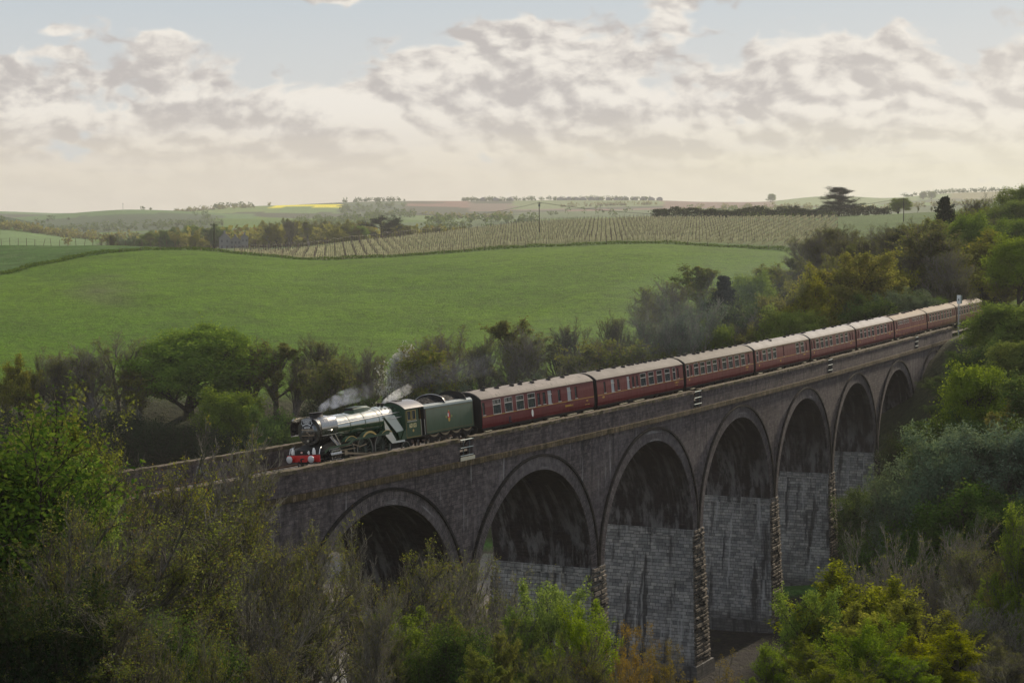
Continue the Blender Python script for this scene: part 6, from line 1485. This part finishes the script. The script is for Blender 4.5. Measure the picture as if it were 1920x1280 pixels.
A=np.array([(q[0],q[1],q[3]) for q in vp[290:]],float); n=len(A); rng=np.random.default_rng(8); gz=ground(A[:,0],A[:,1]); wd=.10; hh=np.where(A[:,2]>0,1.9,1.0)*rng.uniform(.8,1.15,n); wd=np.where(A[:,2]>0,.06,.12)
bx=np.array([(-1,-1),(1,-1),(1,1),(-1,1)],float); V=np.empty((n,8,3)); jx=rng.normal(0,.12,n)
for i in range(4):
    V[:,i,0]=A[:,0]+bx[i,0]*wd; V[:,i,1]=A[:,1]+bx[i,1]*wd; V[:,i,2]=gz-.1
    V[:,i+4,0]=A[:,0]+bx[i,0]*wd+jx; V[:,i+4,1]=A[:,1]+bx[i,1]*wd; V[:,i+4,2]=gz+hh
q=np.array([(0,1,5,4),(1,2,6,5),(2,3,7,6),(3,0,4,7),(4,5,6,7)]); F=(np.arange(n)[:,None,None]*8+q[None]).reshape(-1,4)
o=add_obj('vine_stakes',fastmesh('vine_stakes',V.reshape(-1,3),F,[mGuard,mPost],mi=np.repeat((A[:,2]>0).astype(int),5)),kind='stuff'); o['label']='hundreds of straw coloured vine stakes covering the hillside vineyard'
# --- post rows, fences, poles --------------------------------------------
def fence(label,pts,h,r,wires,leanv=.06,parts=True,mt=None,seed=2):
    rr=random.Random(seed); x0,y0=pts[0]; g0=G(x0,y0); f=empty('fence',(x0,y0,g0),label=label,cat='fence'); tops=[]
    for x,y in pts:
        m=MB(); hh=h*rr.uniform(.85,1.12); lx=rr.gauss(0,leanv)*hh; g=G(x,y); m.tube([(x-x0,y-y0,g-g0-.2),(x-x0+lx,y-y0,g-g0+hh)],[r,r*.85],6); m.build('post',mt or mPost,f); tops.append((x-x0,y-y0,g-g0,hh,lx))
    for w_ in wires:
        m=MB(); m.tube([(a+l*w_,b,g+hh*w_) for a,b,g,hh,l in tops],.012,4); m.build('wire',mWire,f)
    return f
mWire=mat('dark_wire',(.07,.07,.07),.5,.5)
fence('row of leaning brown posts on the skyline at the left',[(gx(p,575),575) for p in np.arange(4,330,15.5)],2.0,.075,(.55,.95),.10,seed=3)
fence('taller posts where the crop field meets the vineyard',[(gx(p,560+.12*(p-330)),560+.12*(p-330)) for p in np.arange(335,560,15.)],1.9,.07,(.5,.95),.05,seed=4)
fence('dark row of end posts along the back of the vineyard',[(gx(p,float(np.interp(p,[440,560,700,860],[660,705,775,845]))),float(np.interp(p,[440,560,700,860],[660,705,775,845]))) for p in np.arange(462,875,4.6)],2.3,.085,(.95,),.03,mt=mat('dark_end_post',(.05,.035,.035),.9),seed=5)
fence('thin posts on the vineyard crest against the hazy hills',[(gx(p,905),905) for p in np.arange(880,1240,8.3)],2.1,.05,(.9,),.06,seed=6)
fence('low wire fence along the far edge of the meadow',[(gx(p,float(edge_curve(np.array([p]))[0])),float(edge_curve(np.array([p]))[0])) for p in np.arange(225,1470,38.)],1.2,.08,(.5,.95),.04,seed=7)
fence('pale fence on the skyline between the large cedar and the round green tree',[(gx(p,945),945) for p in np.arange(1612,1676,4.5)],1.3,.05,(.5,.95),.02,mt=mat('pale_post',(.3,.3,.27),.8),seed=8)
def pole(px,Y,h,label,arm=1.6,box=False):
    x=gx(px,Y); g=G(x,Y); e=empty('utility_pole',(x,Y,g),label=label,cat='utility pole')
    m=MB(); m.tube([(0,0,-.5),(0,0,h)],[.17,.12],8); m.build('pole',BARK['dark'],e)
    m=MB(); m.box(-arm/2,arm/2,-.06,.06,h-.5,h-.36); a=m.build('crossarm',BARK['dark'],e)
    for q in (-arm/2+.1,0,arm/2-.1): m=MB(); m.tube([(q,0,h-.36),(q,0,h-.12)],.055,6); m.build('insulator',mWin,a)
    if box:
        m=MB(); m.box(-.32,.32,-.5,-.05,h-1.5,h-.7); m.build('transformer',mat('transformer_grey',(.09,.10,.10),.6),e)
    return Vector((x,Y,g+h-.12))
p1=pole(402,548,7.2,'short utility pole standing by the left end of the vineyard',1.9); p2=pole(1011,690,10.8,'tall utility pole on the vineyard crest left of centre',1.1,True); p3=pole(1693,700,8.,'white topped pole rising above the wood at the right',3.0)
def wires(a,b,sag,label):
    e=empty('overhead_wire',a,label=label,cat='wire')
    for k in (-.45,.45):
        m=MB(); d=b-a; m.tube([tuple(d*t_+Vector((k,0,-sag*4*t_*(1-t_)))) for t_ in np.linspace(0,1,17)],.03,4); m.build('strand',mWire,e)
wires(p2,p3,5,'overhead wires running right from the tall utility pole'); wires(p2,Vector((gx(700,1150),1150,22)),6,'overhead wires running left from the tall utility pole into the valley')
x=gx(232,3050); e=empty('radio_mast',(x,3050,G(x,3050)),label='thin mast on the far hilltop at the left',cat='mast'); m=MB(); m.tube([(0,0,-1),(0,0,10)],.25,5); m.build('mast_pole',mWire,e); m=MB(); m.box(-.8,.8,-.2,.2,8.2,8.6); m.build('aerial',mWire,e)
# --- railway signal -------------------------------------------------------
x,y=C(157.5,2.6); se=empty('railway_signal',(x,y,.2),(0,0,-head(157.5)),label='white backed railway signal on a pole beside the last coach',cat='signal')
mSig=mat('signal_grey_white',(.62,.65,.64),.5); m=MB(); m.tube([(0,0,-.6),(0,0,4.1)],.085,8); m.build('pole',mat('galvanised_pole',(.45,.46,.44),.5,.3),se)
m=MB(); m.box(-.27,.25,-.09,.09,3.85,5.1); hd=m.build('signal_head',mSig,se); m=MB(); m.box(.25,.40,-.02,.30,3.9,5.05); m.build('side_hood',mat('signal_green_grey',(.16,.22,.20),.6),hd); m=MB(); m.box(-.08,.06,-.115,-.085,4.3,4.6); m.build('number_plate',mWin,hd)
m=MB()
for z in np.arange(.2,3.6,.33): m.box(-.2,.2,.10,.13,z,z+.03)
m.box(-.22,-.19,.10,.13,-.3,3.7); m.box(.19,.22,.10,.13,-.3,3.7); m.build('ladder',mRail,se)
# --- people ----------------------------------------------------------------
def person(loc,rotz,top,skin=(.45,.26,.19),hair=(.06,.04,.03),seated=True,label='',parent_m=None):
    J={'pel':(0,0,.0),'sp':(0,.0,.22),'ch':(0,0,.42),'nk':(0,.01,.56),'hd':(0,.02,.63),'ht':(0,.03,.76),'ls':(-.19,0,.50),'le':(-.27,.06,.26),'lh':(-.2,.26,.14),'rs':(.19,0,.50),'re':(.27,.06,.26),'rh':(.2,.26,.14)}
    if seated: J.update({'lk':(-.11,.42,-.02),'la':(-.11,.44,-.45),'rk':(.11,.42,-.02),'ra':(.11,.44,-.45)})
    else: J.update({'lk':(-.11,.05,-.45),'la':(-.11,.0,-.88),'rk':(.11,.05,-.45),'ra':(.11,.0,-.88)})
    J['lt']=(J['la'][0],J['la'][1]+.16,J['la'][2]-.03); J['rt']=(J['ra'][0],J['ra'][1]+.16,J['ra'][2]-.03)
    E=[('pel','sp'),('sp','ch'),('ch','nk'),('nk','hd'),('hd','ht'),('ch','ls'),('ls','le'),('le','lh'),('ch','rs'),('rs','re'),('re','rh'),('pel','lk'),('lk','la'),('la','lt'),('pel','rk'),('rk','ra'),('ra','rt')]
    Rd={'pel':.15,'sp':.14,'ch':.16,'nk':.055,'hd':.085,'ht':.075,'ls':.075,'le':.05,'lh':.03,'rs':.075,'re':.05,'rh':.03,'lk':.075,'la':.045,'lt':.035,'rk':.075,'ra':.045,'rt':.035}
    ks=list(J); me=bpy.data.meshes.new('person'); me.from_pydata([J[k] for k in ks],[(ks.index(a),ks.index(b)) for a,b in E],[])
    o=bpy.data.objects.new('person',me); COL.objects.link(o); md=o.modifiers.new('skin','SKIN'); 
    for i,k in enumerate(ks): me.skin_vertices[0].data[i].radius=(Rd[k],Rd[k]*.8)
    me.skin_vertices[0].data[0].use_root=True; o.modifiers.new('sub','SUBSURF').levels=2; o.modifiers['sub'].render_levels=2
    dg=bpy.context.evaluated_depsgraph_get(); m2=bpy.data.meshes.new_from_object(o.evaluated_get(dg)); bpy.data.objects.remove(o)
    m2.materials.clear(); m2.materials.append(top); m2.materials.append(mat('skin',skin,.6)); m2.materials.append(mat('dark_trousers',(.03,.03,.045),.9))
    for p in m2.polygons: c=p.center; p.material_index=1 if (c.z>.54 or (c.y>.2 and c.z>.05)) else (2 if c.z<.03 else 0); p.use_smooth=True
    b=bpy.data.objects.new('person',m2); COL.objects.link(b); b.matrix_world=Matrix.Translation(loc)@Matrix.Rotation(rotz,4,'Z'); tag(b,label,'person')
    hm=MB(); hm.tube([(0,.0,.70),(0,.0,.77),(0,.01,.82),(0,.02,.84)],[.098,.10,.075,.03],10); hm.build('hair',mat('hair',hair,.8),b,smooth=True)
    fm=MB(); fm.tube([(0,.10,.70),(0,.135,.685)],[.012,.018],6); fm.build('nose',MATS['skin'],b)
    return b
def inveh(v,x,y,z): bpy.context.view_layer.update(); return v.matrix_world@Vector((x,y,z))
person(inveh(COACHES[0],.98,4.35-HB+.1,1.66),-head(4)+PI/2*-1,mat('orange_vest',(.75,.10,.02),.7),label='person in an orange vest seated at the second window of the first coach')
person(inveh(loco,1.08,Yl(-8.95),2.22),-head(-9)-PI/2,mat('faded_red_overall',(.30,.05,.05),.8),seated=False,label='person in a dark red top standing in the open side of the engine cab')
HAZE=.000098
# --- smoke and steam ------------------------------------------------------
def plume(name,pts,rs,dens,col,scale,label,lo=.42,hi=.62,fade=None,detail=4,aniso=0.):
    m=bpy.data.materials.new(name); m.use_nodes=True; t=NT(m.node_tree)
    pos=t.n('ShaderNodeTexCoord').outputs['Object']; n=t.noise(pos,scale,detail,.6,.6)
    a=t.n('ShaderNodeAttribute',attribute_name='x')
    d=t.mapr(n,lo,hi,0,dens)
    if fade:
        x=t.n('ShaderNodeSeparateXYZ',{'Vector':pos}).outputs[1]; d=t.mul(d,t.mapr(x,fade[0],fade[1],1.,fade[2],False))
    v=t.n('ShaderNodeVolumePrincipled',{'Color':rgb(col),'Density':d,'Anisotropy':aniso}); t.out(None,v.outputs[0])
    P=[Vector(p) for p in pts]; o0=P[0]; mb=MB(); mb.tube([p-o0 for p in P],rs,14); o=mb.build(name,m,smooth=True); o.location=o0
    # rotate so that local y follows the railway
    return tag(recalc(o),label,kind='stuff')
plume('smoke',[W(-19.75,0,3.97),W(-19.4,-.05,4.2),W(-18.1,-.2,4.42),W(-16.5,-.4,4.65),W(-13.2,-.8,4.85),W(-8.1,-1.4,5.1),W(-2.6,-2,5.2),W(3.3,-2.6,5.2),W(11,-3.5,5.2)],[.20,.27,.40,.52,.62,.72,.85,.95,.8],.85,(.66,.70,.80),1.5,'grey blue smoke trailing back from the chimney',.44,.62,(1.2,7.,.035),5)
plume('steam',[W(-11.85,-.1,3.92),W(-11.4,-.1,4.08),W(-10.6,-.2,4.25),W(-9.7,-.3,4.36),W(-8.8,-.4,4.5),W(-7.4,-.5,4.72)],[.08,.16,.24,.32,.38,.34],4.5,(.98,.97,.94),2.8,'white steam puffing from the safety valves',.40,.66,(0.2,3.2,.12),4)
plume('thin_smoke',[W(6,-5,4.),W(24,-8,4.5),W(45,-11,5.),W(75,-14,6.),W(115,-17,8.),W(150,-20,9.)],[1.5,2.5,4,5,6,4],.0018,(.60,.70,.82),.12,'thin blue smoke drifting over the trees behind the coaches',.38,.62,None,3)
# --- the misty air ---------------------------------------------------------
mh=bpy.data.materials.new('air_haze'); mh.use_nodes=True; t=NT(mh.node_tree)
v=t.n('ShaderNodeVolumePrincipled',{'Color':(.68,.68,.695,1),'Density':HAZE,'Anisotropy':.25}); t.out(None,v.outputs[0])
mb=MB(); mb.box(-5200,5200,-300,5450,-30,92); mb.build('haze',mh,kind='stuff')
